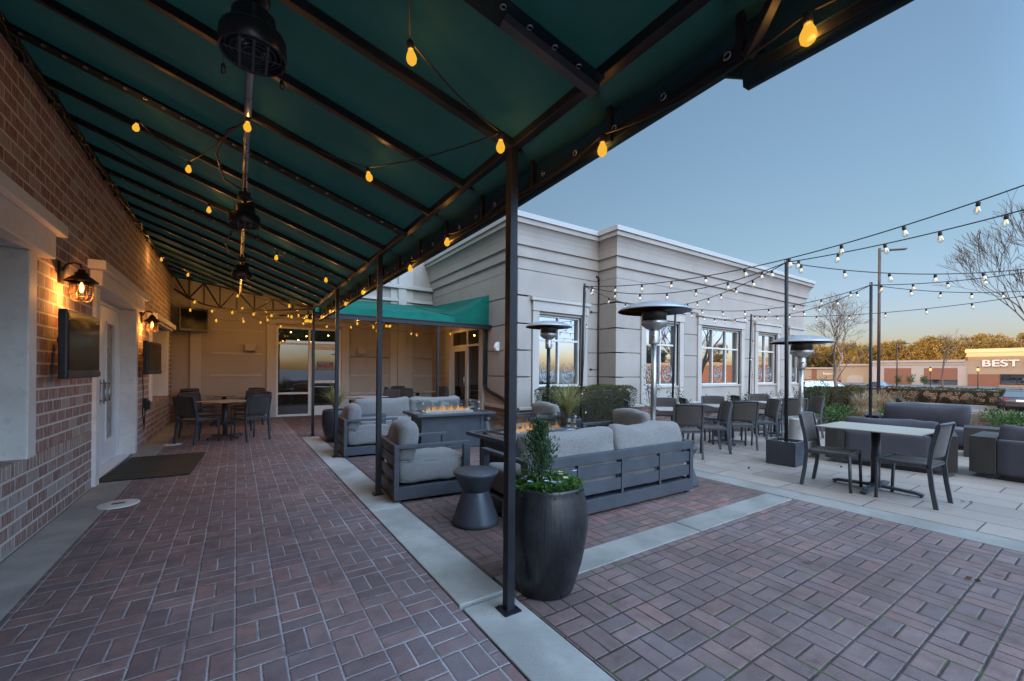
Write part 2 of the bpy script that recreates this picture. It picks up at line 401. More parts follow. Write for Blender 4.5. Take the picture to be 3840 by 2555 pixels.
MT['clear'] = thin_glass('clear_glass', (.93,.97,.96), .06)
MT['bulb_glass'] = thin_glass('bulb_glass', (.95,.93,.88), .05)
MT['lamp_glass'] = thin_glass('seeded_lantern_glass', (1.,.78,.5), .04)
MT['socket'] = pmat('socket_rubber', (.02,.016,.014), .6)
MT['mat'] = None
MT['soil'] = pmat('potting_soil', (.03,.022,.016), .95, 0, .4, 20, 120, .8, .02)
MT['white_etch'] = pmat('etched_white', (.36,.38,.38), .6, 0, .03, 2, 30, 0)
MT['juniper'] = foliage('juniper_needles', (.04,.085,.045), (.075,.13,.06), (.12,.17,.07), 30)
MT['pansy_leaf'] = foliage('pansy_leaves', (.035,.09,.02), (.07,.16,.035), (.12,.22,.05), 40)
MT['blade'] = foliage('grass_blades', (.17,.19,.06), (.32,.29,.11), (.44,.36,.17), 14)
MT['hedge'] = foliage('hedge_leaves', (.045,.052,.018), (.085,.085,.028), (.15,.13,.05), 6)
MT['hedge_red'] = foliage('bronzed_hedge_leaves', (.05,.048,.015), (.085,.07,.02), (.15,.09,.04), 3)
MT['shrub'] = foliage('shrub_leaves', (.03,.055,.018), (.055,.085,.025), (.10,.085,.045), 9)
MT['lowshrub'] = foliage('laurel_leaves', (.03,.075,.018), (.06,.13,.03), (.12,.19,.07), 10)
MT['tan'] = foliage('dry_grass', (.22,.16,.09), (.32,.24,.14), (.40,.32,.2), 8)
MT['hydra'] = foliage('dried_flower_heads', (.20,.12,.075), (.30,.19,.12), (.36,.25,.16), 8)
MT['pine'] = foliage('pine_needles', (.085,.08,.025), (.16,.125,.038), (.24,.15,.05), .35, .15)
MT['autumn'] = foliage('thin_winter_crown', (.18,.115,.07), (.25,.16,.09), (.3,.2,.12), .6, .2)
MT['bark'] = pmat('bark', (.11,.085,.068), .9, 0, .3, 3, 30, .6, .02)
MT['bark_pale'] = pmat('pale_bark', (.20,.155,.12), .85, 0, .25, 3, 30, .4, .01)
MT['asphalt'] = pmat('asphalt', (.10,.105,.115), .85, 0, .2, .3, 60, .3)
MT['flame'] = None
MT['amber'] = emit('amber_bulb', (1.,.58,.06), 0.22, .45, (1.,.62,.2))
MT['fil'] = emit('filament', (1.,.58,.20), .33)
MT['fil_l'] = emit('lantern_filament', (1.,.62,.22), 1.6)
MT['leaf_litter'] = pmat('dead_leaf', (.10,.045,.025), .8)
MT['purple'] = pmat('purple_petal', (.10,.02,.30), .6); MT['yellow'] = pmat('yellow_petal', (.75,.5,.04), .6); MT['pale'] = pmat('pale_petal', (.45,.47,.62), .6)
SUNROT, SKY, SUN, EXPO, SKYG, TOP_FILL, SE_FILL = R(-90), .086, 2.0, 2.4, .60, 8.0, 4.1
# ------------------------------------------------------------------ ground
XW = -1.395
def hgt(x, y):
    if x < 13.0: return -.03
    if x < 42: return -.03 - (x-13.0)/29*1.07
    return -1.10
def sheet(name, m, xs, ys, dz, kind='structure', mask=None):
    b = MB(); nx = len(xs); ny = len(ys)
    vs = [(x, y, hgt(x, y)+dz) for x in xs for y in ys]
    fs = [(i*ny+j, (i+1)*ny+j, (i+1)*ny+j+1, i*ny+j+1) for i in range(nx-1) for j in range(ny-1)]
    b.add(vs, fs, True); o = b.build(name, m); tag(o, kind=kind); return o
def poly(name, m, pts, z, kind='structure'):
    b = MB(); b.add([(x, y, z) for x, y in pts], [tuple(range(len(pts)))]); o = b.build(name, m); tag(o, kind=kind); return o
def frange(a, b, n): return [a+(b-a)*i/n for i in range(n+1)]
sheet('ground', MT['asphalt'], [-200,-60,-10,0,5,13,16,20,25,30,36,42,60,100,160,260,420,700,1500,4000], [-4000,-900,-300,-100,-40,-10,0,10,20,40,80,160,320,900,4000], 0)
poly('walkway', MT['walk'], [(-1.06,-6),(1.09,-6),(1.09,13.72),(-1.06,13.72)], 0)
poly('wall_strip', MT['strip_lifted'], [(XW+.02,-6),(-1.06,-6),(-1.06,13.72),(XW+.02,13.72)], .004)
# concrete band along the posts, in slabs with open joints
def bands(name, m, rects, z=.006):
    b = MB()
    for (x0,y0,x1,y1) in rects: b.box((x0,y0,-.06), (x1,y1,z))
    o = b.build(name, m, bevel=.006); tag(o, kind='structure'); return o
ys = [-6,-4.2,-2.0,-.1,2.17]; rects = [(1.10,a+.006,1.42,c-.006) for a, c in zip(ys, ys[1:])]
ys2 = [2.20,4.15,6.6,9.45]; rects += [(1.10,a+.006,1.42,c-.006) for a, c in zip(ys2, ys2[1:])]
xs2 = [1.44,3.38,5.10]; rects += [(a+.006,2.12,c-.006,2.385) for a, c in zip(xs2, xs2[1:])]
bands('concrete_band', MT['strip_lifted'], rects[:-2]); bands('cross_band', MT['strip'], rects[-2:])
bands('terrace_kerb', MT['kerb'], [(5.12,a+.004,5.44,c-.004) for a, c in zip([-6,-2.5,2.15,6.05], [-2.5,2.15,6.05,6.4])], .006)
poly('apron', MT['near_pave'], [(1.43,-6),(5.12,-6),(5.12,2.12),(1.43,2.12)], 0)
poly('seating_paving', MT['seat_pave'], [(1.43,2.39),(5.12,2.39),(5.12,8.38),(5.69,8.38),(5.69,13.72),(1.08,13.72),(1.08,9.46),(1.43,9.46)], .001)
poly('terrace', MT['tile'], [(5.45,-6),(14,-6),(13.6,2.2),(12.3,3.7),(10.9,4.9),(8.7,5.7),(6.2,6.0),(5.45,6.1)], .003)

# ------------------------------------------------------------------ brick restaurant wall on the near side
def wallgrid(b, axis, c0, c1, a0, a1, z0, z1, holes):
    # wall slab between c0..c1 on the fixed axis, spanning a0..a1, with rectangular holes (a,b,z,z)
    av = sorted(set([a0, a1]+[h[0] for h in holes]+[h[1] for h in holes]))
    for p, q in zip(av, av[1:]):
        zv = [(z0, z1)]
        for h in holes:
            if h[0] <= p and q <= h[1]:
                n = []
                for s_, e in zv:
                    if h[2] > s_: n.append((s_, min(e, h[2])))
                    if h[3] < e: n.append((max(s_, h[3]), e))
                zv = n
        for s_, e in zv:
            if axis == 'x': b.box((c0, p, s_), (c1, q, e))
            else: b.box((p, c0, s_), (q, c1, e))
bb = thing('brick_building', 'red brick restaurant building with lanterns and pale stone door surround beside the walkway', 'building', (XW, 6, 0))
def wl(o): o.location = (-XW, -6, 0); return o    # built in world metres, parented at the building's base
H1 = (1.1, 4.86, .664, 2.34); H2 = (6.80, 9.0, -.03, 2.34); H3 = (10.55, 12.65, .745, 2.27)
b = MB(); wallgrid(b, 'x', XW-.45, XW, -8, 60, -.05, 10.4, [H1, H2, H3]); wl(b.build('wall', MT['brick'], bb))  # unseen height above the canopy, raised so its shadow covers patio and lot
b = MB(); b.box((-40,-8,0), (XW-.46,60,10.38)); wl(b.build('roof', MT['asphalt'], bb))
b = MB()
for a, c in ((-8, 6.6), (9.2, 13.68)): b.box((XW-.001, a, .565), (XW+.012, c, .665))
wl(b.build('soldier_course', MT['soldier'], bb))
b = MB()
b.box((XW-.0, -8, 10.1), (XW+.15, 60, 10.42)); wl(b.build('parapet_cap', MT['cast'], bb))
def surround(y0, y1, z0, z1, lint_a, lint_b, capz, sides=(1,1), depth=.40):
    s = MB()
    if sides[0]: s.box((XW-depth, y0, z0), (XW+.035, y0+.16, z1))
    if sides[1]: s.box((XW-depth, y1-.16, z0), (XW+.035, y1, z1))
    s.box((XW-depth, lint_a+.1, z1+.002), (XW+.10, lint_b-.1, capz-.105))
    s.box((XW-depth, lint_a, capz-.103), (XW+.15, lint_b, capz))
    return s
wl(surround(1.0, 4.96, .66, 2.30, 1.0, 5.22, 2.62).build('window_surround', MT['cast'], bb, bevel=.008))
wl(surround(6.68, 9.12, .0, 2.32, 6.48, 9.32, 2.60).build('door_surround', MT['cast'], bb, bevel=.008))
wl(surround(10.4, 12.8, .74, 2.27, 10.2, 13.0, 2.42).build('window_surround', MT['cast'], bb, bevel=.008))
# double door, pale steel with a narrow light
for y0, y1, hy in ((7.0, 7.93, 7.83), (7.94, 8.87, 8.04)):
    d = MB(); xf = XW-.17
    wallgrid(d, 'x', xf-.05, xf, y0, y1, .02, 2.25, [(y0+.24, y1-.24, .36, 2.02)])
    d.box((xf-.002, y0+.21, .33), (xf+.012, y0+.24, 2.05)); d.box((xf-.002, y1-.24, .33), (xf+.012, y1-.21, 2.05))
    d.box((xf-.002, y0+.24, 2.02), (xf+.012, y1-.24, 2.05)); d.box((xf-.002, y0+.24, .33), (xf+.012, y1-.24, .36))
    do = wl(d.build('door', MT['white'], bb, bevel=.004))
    g = MB().box((xf-.035, y0+.24, .36), (xf-.02, y1-.24, 2.02)).build('glass', MT['frost'], do)
    h = MB(); h.tube([(xf+.005, hy, .93), (xf+.06, hy, .93), (xf+.06, hy, 1.17), (xf+.005, hy, 1.17)], .013, 8)
    h.box((xf, hy-.025, .88), (xf+.012, hy+.025, 1.22)); h.build('handle', MT['chrome'], do)
b = MB(); b.box((XW-.22, 6.84, 0), (XW-.16, 7.0, 2.32)); b.box((XW-.22, 8.872, 0), (XW-.16, 8.96, 2.32)); b.box((XW-.22, 7.0, 2.255), (XW-.16, 8.87, 2.32)); b.box((XW-.30, 6.9, -.02), (XW-.02, 8.96, .015))
wl(b.build('door_frame', MT['white'], bb, bevel=.003))
for (y0, y1, z0, z1) in ((1.16, 4.8, .68, 2.3), (10.56, 12.64, .78, 2.27)):
    b = MB(); xf = XW-.36
    b.box((xf, y0, z0), (xf+.05, y0+.06, z1)); b.box((xf, y1-.06, z0), (xf+.05, y1, z1)); b.box((xf, y0+.06, z0), (xf+.05, y1-.06, z0+.06)); b.box((xf, y0+.06, z1-.06), (xf+.05, y1-.06, z1)); b.box((xf, (y0+y1)/2-.025, z0+.06), (xf+.05, (y0+y1)/2+.025, z1-.06))
    w = wl(b.build('window', MT['alu'], bb)); MB().box((xf+.01, y0+.06, z0+.06), (xf+.02, y1-.06, z1-.06)).build('pane', MT['glass_door'], w)
b = MB(); b.box((XW, 9.86, .62), (XW+.05, 9.98, .84)); b.box((XW+.05, 9.875, .64), (XW+.085, 9.965, .80)); wl(b.build('outlet_box', MT['plastic'], bb, bevel=.006))
b = MB(); b.tube([(XW+.02, 9.62, 1.32), (XW+.03, 9.63, 1.0), (XW+.018, 9.66, .6), (XW+.03, 9.7, .42), (XW+.02, 9.8, .3), (XW+.02, 9.9, .62)], .008, 6); wl(b.build('tv_cable', MT['plastic'], bb))

# ------------------------------------------------------------------ stucco building: back wall + wing
XU, YB, YU, Y2, XI = 5.695, 13.7, 8.39, 7.72, 8.385
sb = thing('stucco_building', 'long pale stucco building with stepped curved cornice and tall reflective windows', 'building', (12, 8.5, 0))
def sl(o): o.location = (-12, -8.5, 0); return o
XE, XF = 19.36, 20.9
# windows: x0,x1,z0,z1 on each wall
WIN1 = (6.30, 7.74); WIN = [(9.53, 11.06, 2), (12.18, 14.53, 3), (15.66, 17.10, 2), (18.24, 19.0, 1)]
b = MB()
wallgrid(b, 'y', YB, YB+.3, XW, XU+.3, .45, 6, [(.93, 2.68, -.1, 2.62)])
wallgrid(b, 'x', XU, XU+.3, YU, YB, .45, 5.1, [(10.0, 12.3, -.1, 2.62)])
wallgrid(b, 'y', YU, YU+.3, XU, XI+.3, .45, 5.1, [(WIN1[0], WIN1[1], 1.0, 2.83)])
b.box((XI, Y2, .45), (XI+.3, YU, 5.1))
wallgrid(b, 'y', Y2, Y2+.3, XI, XE, .45, 5.1, [(w[0], w[1], 1.0, 2.83) for w in WIN])
b.box((XE-.3, Y2+.3, .45), (XE, 10, 5.1)); b.box((XE, 9.4, .45), (XF, 9.7, 5.1)); b.box((XF-.3, 9.7, .45), (XF, 30, 5.1))
sl(b.build('wall', MT['stucco'], sb))
# raised stucco courses with open grooves between them
b = MB(); T = .028; zs = [.47, 1.245, 1.90, 2.555, 3.235]
def courses(axis, c, s, segs, zz, top):
    zz = zz + [top]
    for a0, a1 in segs:
        for z0, z1 in zip(zz, zz[1:]):
            lo, hi = (c-T, c+.001) if s < 0 else (c-.001, c+T)
            if axis == 'y': b.box((a0, lo, z0+.014), (a1, hi, z1-.014))
            else: b.box((lo, a0, z0+.014), (hi, a1, z1-.014))
courses('y', YU, -1, [(XU-T, 6.08), (7.98, XI-T)], zs[:4], 3.235)
courses('x', XU, -1, [(YU, 9.80)], zs[:4], 3.235)
courses('x', XI, -1, [(Y2, YU-T)], zs[:4], 3.235)
courses('y', Y2, -1, [(XI-T, 9.33), (11.33, 11.98), (14.78, 15.44), (17.42, 18.02), (19.18, XE)], zs[:4], 3.235)
b.box((XU-T, YU-T, 3.255), (XI-T, YU, 3.87)); b.box((XU-T, YU, 3.255), (XU, YB, 3.88)); b.box((XI-T, Y2-T, 3.255), (XI, YU-T, 3.88)); b.box((XI, Y2-T, 3.255), (XE, Y2, 3.88))
sl(b.build('stucco_course', MT['stucco'], sb, bevel=.008))
# back wall pilasters and ledges; pale strips imitate lit edges of reveal lines
b = MB()
for (x0, x1) in ((-.60, .60), (2.95, 4.17), (5.0, XU)):
    for z, h in ((2.44, .035), (1.80, .06), (1.20, .06)):
        if z > 2.2 and x0 > 0: z = 1.80
        b.box((x0, YB-.022, z-h/2), (x1, YB, z+h/2))
    b.box((x0-.0, YB-.05, .60), (x1, YB, .68))
for z in (1.80, 1.20): b.box((XU-.022, 12.46, z-.03), (XU, YB-.03, z+.03))
b.box((XU-.05, 12.46, .60), (XU, YB-.05, .68))
for (x0, x1, d) in ((-1.02, -.79, .07), (4.20, 4.44, .05), (4.44, 4.72, .12), (4.72, 4.96, .05)):
    b.box((x0, YB-d, .46), (x1, YB-.001, 6.0))
sl(b.build('stucco_band', MT['stucco_light'], sb, bevel=.006))
for bx in (((XU-.05, 8.40, .43), (XU, 9.98, .52)), ((XI+.02, Y2-.06, .43), (XE, Y2, .50)), ((XU+.02, YU-.06, .43), (XI-.03, YU, .50))): sl(MB().box(*bx).build('base_band', MT['stucco_light'], sb, bevel=.006))
b = MB()
b.box((XW, YB-.02, -.1), (.60, YB+.3, .45)); sl(b.build('brick_plinth', MT['plinth'], sb)); b = MB(); b.box((3.0, YB-.02, -.1), (XU-.02, YB+.3, .45)); sl(MB().box((XU-.02, YU-.02, -.3), (XU+.298, 9.98, .428)).build('brick_plinth', MT['plinth'], sb)); b.box((XU-.02, 12.42, -.1), (XU+.3, YB-.02, .45)); sl(b.build('brick_plinth', MT['plinth'], sb)); b = MB()
b.box((XU+.3, YU-.02, -1.3), (XI+.3, YU+.3, .43)); b.box((XI-.02, Y2-.02, -1.3), (XE+.02, Y2+.3, .43)); b.box((XE, 9.4, -1.3), (XF, 9.7, .43)); b.box((XI-.02, Y2+.3, -1.3), (XI+.2, YU-.02, .43)); b.box((XE-.3, Y2+.3, -1.3), (XE+.02, 9.4, .43))
sl(b.build('brick_plinth', MT['plinth'], sb))
# cornice: a profile swept along the wall line
prof = [(.032, 3.885), (.032, 4.155), (.085, 4.17), (.085, 4.43), (.135, 4.445), (.138, 4.54), (.15, 4.65), (.178, 4.76), (.218, 4.85), (.25, 4.895), (.285, 4.905), (.285, 5.022), (.325, 5.027), (.325, 5.15), (-.1, 5.16)]
def cornice(pts, name, m, lo, hi):
    # outward is to the right of travel; mitred corners
    q = MB(); P = [Vector(p) for p in pts]; rows = []
    for i, p in enumerate(P):
        ds = []
        if i > 0: ds.append((P[i]-P[i-1]).normalized())
        if i < len(P)-1: ds.append((P[i+1]-P[i]).normalized())
        n = [Vector((d.y, -d.x)) for d in ds]
        if len(n) == 2: mi = (n[0]+n[1]).normalized(); k = 1/max(.3, mi.dot(n[0])); off = mi*k
        else: off = n[0]
        rows.append([(p.x+off.x*o, p.y+off.y*o, z) for o, z in prof[lo:hi]])
    n = len(rows[0]); vs = [v for r in rows for v in r]
    fs = [(i*n+k, (i+1)*n+k, (i+1)*n+k+1, i*n+k+1) for i in range(len(P)-1) for k in range(n-1)]
    q.add(vs, fs); return sl(q.build(name, m, sb))
path = [(XU, YB+2.5), (XU, YU), (XI, YU), (XI, Y2), (XE, Y2), (XE, 9.4), (XF, 9.4), (XF, 30)]
cornice(path, 'cornice', MT['stucco'], 0, 12); cornice(path, 'coping', MT['coping'], 11, 15)
b = MB(); b.prism([(XU-.05, 40), (XU-.05, YU-.05), (XI-.05, YU-.05), (XI-.05, Y2-.05), (XE+.05, Y2-.05), (XE+.05, 9.4), (XF+.05, 9.4), (XF+.05, 40)], 4.8, 5.12)
sl(b.build('roof', MT['asphalt'], sb))
b = MB(); b.box((XW-.4, YB-.10, 3.66), (XU-.04, YB-.001, 3.76)); b.box((XW-.4, YB-.16, 4.1), (XU-.04, YB-.001, 4.22)); b.box((XW-.4, YB-.2, 5.86), (XU+3, YB+.3, 6.05))
sl(b.build('string_course', MT['stucco_light'], sb, bevel=.01))
b = MB(); b.box((6.4, 19.5, 5.0), (13, 20, 6.9)); b.box((6.3, 19.4, 6.9), (13.1, 20.1, 7.05)); sl(b.build('upper_parapet', MT['coping'], sb))
# window trim and windows of the wing
def logo(c, s, parent):
    r = MB()
    for Rr in (.235, .262):
        n = 40; vs = []; fs = []
        for k in range(n):
            t = 2*PI*k/n
            for rr in (Rr-.006, Rr+.006): vs.append((c[0]+rr*math.cos(t)*.86, c[1], c[2]+rr*math.sin(t)))
        for k in range(n): fs.append((2*k, 2*k+1, 2*((k+1)%n)+1, 2*((k+1)%n)))
        r.add(vs, fs)
    lg = r.build('logo_ring', MT['white_etch'], parent); t = R(13)
    xd = (math.cos(t), 0, math.sin(t)); ud = (-math.sin(t), 0, math.cos(t))
    text_mesh('logo_lettering', 'U.S.', .17, MT['white_etch'], parent, face_mat((c[0]-.02, c[1], c[2]+.085), xd, ud), .002, bold=.002)
    text_mesh('logo_lettering', 'PRIME', .17, MT['white_etch'], parent, face_mat((c[0]+.01, c[1], c[2]-.075), xd, ud), .002, bold=.002)
def wing_window(x0, x1, n, yw):
    z0, z1, zt = 1.0, 2.83, 2.19; yf = yw+.10
    f = MB(); w = .05
    xs = [x0+(x1-x0)*i/n for i in range(n+1)]
    f.box((x0, yf-.05, z0), (x0+w, yf+.05, z1)); f.box((x1-w, yf-.05, z0), (x1, yf+.05, z1))
    f.box((x0+w, yf-.05, z0), (x1-w, yf+.05, z0+w)); f.box((x0+w, yf-.05, z1-w), (x1-w, yf+.05, z1))
    for x in xs[1:-1]: f.box((x-w/2, yf-.048, z0+w), (x+w/2, yf+.048, z1-w))
    e = [x0+w]+[v for x in xs[1:-1] for v in (x-w/2, x+w/2)]+[x1-w]
    for p, q in zip(e[::2], e[1::2]): f.box((p, yf-.046, zt-w/2), (q, yf+.046, zt+w/2))
    o = sl(f.build('window', MT['alu'], sb))
    pn = MB().quad((x0+w, yf, z0+w), (x1-w, yf, z0+w), (x1-w, yf, z1-w), (x0+w, yf, z1-w)); pn = pn.build('pane', MT['glass_win'], o)
    for i in range(n):
        if n == 3 and i != 1: continue
        logo(((xs[i]+xs[i+1])/2, yf-.006, 1.37), 1, o)
    tr = MB(); j = .20
    tr.box((x0-j, yw-.07, .505), (x0, yw+.08, z1+.06)); tr.box((x1, yw-.07, .505), (x1+j, yw+.08, z1+.06))
    tr.box((x0, yw-.02, z1), (x1, yw+.08, z1+.06)); tr.box((x0, yw-.035, .94), (x1, yw+.08, z0))
    tr.box((x0-j-.01, yw-.09, z1+.062), (x1+j+.01, yw, z1+.31)); tr.box((x0-j-.07, yw-.13, z1+.312), (x1+j+.07, yw, z1+.40))
    sl(tr.build('window_surround', MT['stucco_light'], sb, bevel=.006))
wing_window(*WIN1, 2, YU)
for w in WIN: wing_window(*w, Y2)
# glazed door on the back wall, with sign
def storefront(name, rects, glass, frame_d, axis, c, nrm):
    pass
b = MB(); yf = YB-.0
b.box((.70, yf-.09, .02), (.93, yf+.02, 2.70)); b.box((2.68, yf-.09, .02), (2.91, yf+.02, 2.70)); b.box((.66, yf-.12, 2.702), (2.95, yf+.02, 2.82))
sl(b.build('door_surround', MT['stucco_light'], sb, bevel=.006))
b = MB(); W = .055
for x in (.93, 1.77, 2.625): b.box((x, yf-.03, .02), (x+W, yf+.05, 2.62))
for x0, x1 in ((.985, 1.77), (1.825, 2.625)):
    for z in (.02, 2.11, 2.565): b.box((x0, yf-.028, z), (x1, yf+.048, z+W))
b.box((.985, yf-.028, .66), (1.77, yf+.048, .715))
gd = sl(b.build('door_frame', MT['alu'], sb))
MB().quad((.985, yf+.01, .07), (1.77, yf+.01, .07), (1.77, yf+.01, 2.57), (.985, yf+.01, 2.57)).build('pane', MT['glass_door'], gd)
MB().quad((1.825, yf+.012, 2.16), (2.625, yf+.012, 2.16), (2.625, yf+.012, 2.57), (1.825, yf+.012, 2.57)).build('pane', MT['glass_door'], gd)
d = MB(); x0, x1 = 1.835, 2.615
d.box((x0, yf-.02, .08), (x0+.09, yf+.03, 2.10)); d.box((x1-.09, yf-.02, .08), (x1, yf+.03, 2.10)); d.box((x0+.09, yf-.02, .08), (x1-.09, yf+.03, .30)); d.box((x0+.09, yf-.02, 1.98), (x1-.09, yf+.03, 2.10)); d.box((x0+.09, yf-.021, .98), (x1-.09, yf+.028, 1.06))
gdo = sl(d.build('glass_door', MT['alu'], sb))
MB().quad((x0+.09, yf+.005, .30), (x1-.09, yf+.005, .30), (x1-.09, yf+.005, 1.98), (x0+.09, yf+.005, 1.98)).build('pane', MT['glass_door'], gdo)
h = MB(); h.tube([(x0+.045, yf-.02, .86), (x0+.045, yf-.07, .86), (x0+.045, yf-.07, 1.16), (x0+.045, yf-.02, 1.16)], .012); h.build('handle', MT['chrome'], gdo)
sg = thing('door_sign', 'small black restaurant sign with white and red lettering on the glass door', 'sign', (2.24, YB-.03, 1.50))
MB().cbox((0, 0, 0), (.44, .012, .245)).build('panel', MT['plastic'], sg, bevel=.004)
redm = pmat('red_letters', (.55,.03,.02), .5, bump=0)
b = MB()
for z in (-.112, .112): b.cbox((0, -.0075, z), (.425, .003, .006))
for x in (-.21, .21): b.cbox((x, -.0075, 0), (.006, .003, .22))
b.build('border', MT['white_etch'], sg)
text_mesh('lettering', "RUTH'S", .088, MT['white_etch'], sg, face_mat((-.19, -.008, .07), (1,0,0)), .002, 'LEFT', .002, 1.05)
text_mesh('lettering', "CHRIS", .098, redm, sg, face_mat((.055, -.008, -.005), (1,0,0)), .002, 'CENTER', .003, 1.2)
text_mesh('lettering', "STEAK HOUSE", .062, MT['white_etch'], sg, face_mat((0, -.008, -.077), (1,0,0)), .002, 'CENTER', .002, .98)
# side door of the wing, under the awning
b = MB(); xf = XU
b.box((xf-.09, 9.98, .0), (xf+.02, 10.2, 2.70)); b.box((xf-.09, 12.1, .0), (xf+.02, 12.42, 2.70)); b.box((xf-.12, 9.9, 2.702), (xf+.02, 12.46, 2.8))
sl(b.build('door_surround', MT['stucco_light'], sb, bevel=.006))
b = MB()
for y in (10.2, 10.98, 12.04): b.box((xf-.03, y, .02), (xf+.05, y+.06, 2.62))
for y0, y1 in ((10.26, 10.98), (11.04, 12.04)):
    for z in (.02, 2.10, 2.56): b.box((xf-.028, y0, z), (xf+.048, y1, z+.06))
b.box((xf-.028, 10.26, .52), (xf+.048, 10.98, .57))
gf = sl(b.build('door_frame', MT['alu'], sb))
MB().quad((xf+.01, 12.04, 2.16), (xf+.01, 10.26, 2.16), (xf+.01, 10.26, 2.56), (xf+.01, 12.04, 2.56)).build('pane', MT['glass_door'], gf)
MB().quad((xf+.012, 10.98, .08), (xf+.012, 10.26, .08), (xf+.012, 10.26, 2.10), (xf+.012, 10.98, 2.10)).build('pane', MT['glass_door'], gf)
d = MB(); d.box((xf-.02, 11.05, .08), (xf+.03, 11.15, 2.09)); d.box((xf-.02, 11.93, .08), (xf+.03, 12.03, 2.09)); d.box((xf-.02, 11.15, .08), (xf+.03, 11.93, .3)); d.box((xf-.02, 11.15, 1.98), (xf+.03, 11.93, 2.09))
gs = sl(d.build('glass_door', MT['alu'], sb)); MB().quad((xf+.005, 11.93, .3), (xf+.005, 11.15, .3), (xf+.005, 11.15, 1.98), (xf+.005, 11.93, 1.98)).build('pane', MT['glass_door'], gs)
h = MB(); h.tube([(xf-.02, 11.1, .9), (xf-.075, 11.1, .9), (xf-.075, 11.1, 1.2), (xf-.02, 11.1, 1.2)], .013); h.build('handle', MT['chrome'], gs)
# services on the walls
b = MB(); b.bar((XU-.07, 9.86, 2.6), (XU-.07, 9.86, 1.02), .075, .075); b.tube([(XU-.07, 9.86, 1.04), (XU-.07, 9.80, .92), (XU-.07, 9.6, .84), (XU-.07, 9.0, .70), (XU-.07, 8.75, .60), (XU-.07, 8.62, .42), (XU-.07, 8.6, .02)], .045, 8)
sl(b.build('downspout', MT['black'], sb))
b = MB(); b.tube([(8.34, YU-.07, -.1), (8.34, YU-.07, 3.92)], .018, 8); b.tube([(8.34, YU-.07, 3.9), (8.34, YU-.05, 4.0), (8.26, YU-.05, 4.02)], .03, 8)
for z in (1.45, 3.02): b.tube([(8.34, YU-.07, z), (8.1, YU-.05, z)], .009, 6); b.cbox((8.08, YU-.04, z), (.05, .05, .05))
sl(b.build('gas_pipe', MT['bronze'], sb))
b = MB(); b.cbox((XU-.055, 9.25, 2.02), (.07, .11, .24)); b.tube([(XU-.09, 9.25, 2.12), (XU-.11, 9.25, 2.0), (XU-.09, 9.25, 1.9)], [.03, .06, .03], 10); sl(b.build('wall_light', MT['white'], sb, bevel=.02))
for x in (.30, 3.28):
    b = MB(); b.cbox((x, YB-.10, 1.98), (.26, .16, .2)); sl(b.build('speaker_box', MT['stucco'], sb, bevel=.02))
# ------------------------------------------------------------------ green canopy over the walkway
KS = .41; BX = 1.315; SK = .55
def cz(x): return 2.67 + (BX-x)*KS
def diag_y(x): return 9.47 + (BX-x)/2.71*4.15
cn = thing('canopy', 'long dark green canvas canopy on black posts running along the brick wall', 'canopy', (BX, 4.7, 0))
def cl(o): o.location = (-BX, -4.7, 0); return o
rys = [1.38+.615*k for k in range(-3, 20)]
b = MB(); nx = 8
yy = frange(-.75, 13.6, 144)
def sagy(y, x):
    s = y - (BX-x)/2.71*SK; u = ((s-1.38)/.615) % 1
    return -.016*math.sin(PI*u)
vs = []; fs = []
for i in range(nx+1):
    x = 1.50-(1.50+1.385)*i/nx
    for y in yy: 
        yc = min(y, diag_y(x)+.0); vs.append((x, yc, cz(x)+.034+sagy(yc, x)+(.006*math.sin(x*5+y*2.3))))
n = len(yy)
for i in range(nx):
    for j in range(n-1):
        if vs[i*n+j][1] < vs[i*n+j+1][1] or vs[(i+1)*n+j][1] < vs[(i+1)*n+j+1][1]: fs.append((i*n+j, (i+1)*n+j, (i+1)*n+j+1, i*n+j+1))
b.add(vs, fs, True); cl(b.build('roof_cloth', MT['canopy'], cn))
def rail(name, p, q, w, h=None, m='black', par=None):
    return cl(MB().bar(p, q, w, h).build(name, MT[m], par or cn, bevel=.004))
for k, y in enumerate(rys):
    laced = (k-3) % 4 == 0
    x0, x1 = BX, XW+.02; y0 = y; 
    if y0 > 9.47:
        # short rafters die into the diagonal truss
        t = (y0-9.47)/(4.15-SK); x0 = BX-t*2.71
        if x0 < x1+.25: continue
        y0 = diag_y(x0)
    y1 = y+SK
    if y1 > 13.6: continue
    p, q = (x0, y0, cz(x0)-.002), (x1, y1, cz(x1)-.002)
    rf = rail('rafter', p, q, .05, .05)
    if laced:
        P, Q = Vector(p), Vector(q); l = MB(); l.bar(P+Vector((0,-.045,-.03)), Q+Vector((0,-.045,-.03)), .13, .004)
        d = Q-P; l.cur = 1
        for i in range(1, 24):
            c = P+d*(i/24)+Vector((0,-.075,-.036)); l.ring(c, .012, .0035, 'z', 10, 5)
        l.build('lacing_flap', [MT['valance'], MT['chrome']], rf)
        if k == 3:
            e = P+d*.16; MB().bar(P+Vector((0,-.04,-.05)), e+Vector((0,-.04,-.05)), .045, .04).build('splice_plate', MT['char'], rf)
rail('front_rail', (BX, -.75, 2.672), (BX, 9.5, 2.672), .05); rail('outer_rail', (1.485, -.75, 2.70), (1.485, 9.75, 2.70), .04); rail('bottom_rail', (1.49, 2.4, 2.465), (1.49, 9.75, 2.465), .045, .035); rail('bottom_rail', (1.49, .74, 2.51), (1.49, 2.39, 2.466), .045, .035)
rail('bottom_rail', (1.49, -.75, 2.42), (1.49, .73, 2.42), .045, .035)
for y in rys:
    if y < 9.5: b = MB(); b.bar((BX+.026, y+.02, 2.68), (1.464, y+.02, 2.70), .03); b.bar((1.47, y+.02, 2.69), (1.47, y+.02, 2.47), .025); cl(b.build('stub_bracket', MT['black'], cn))
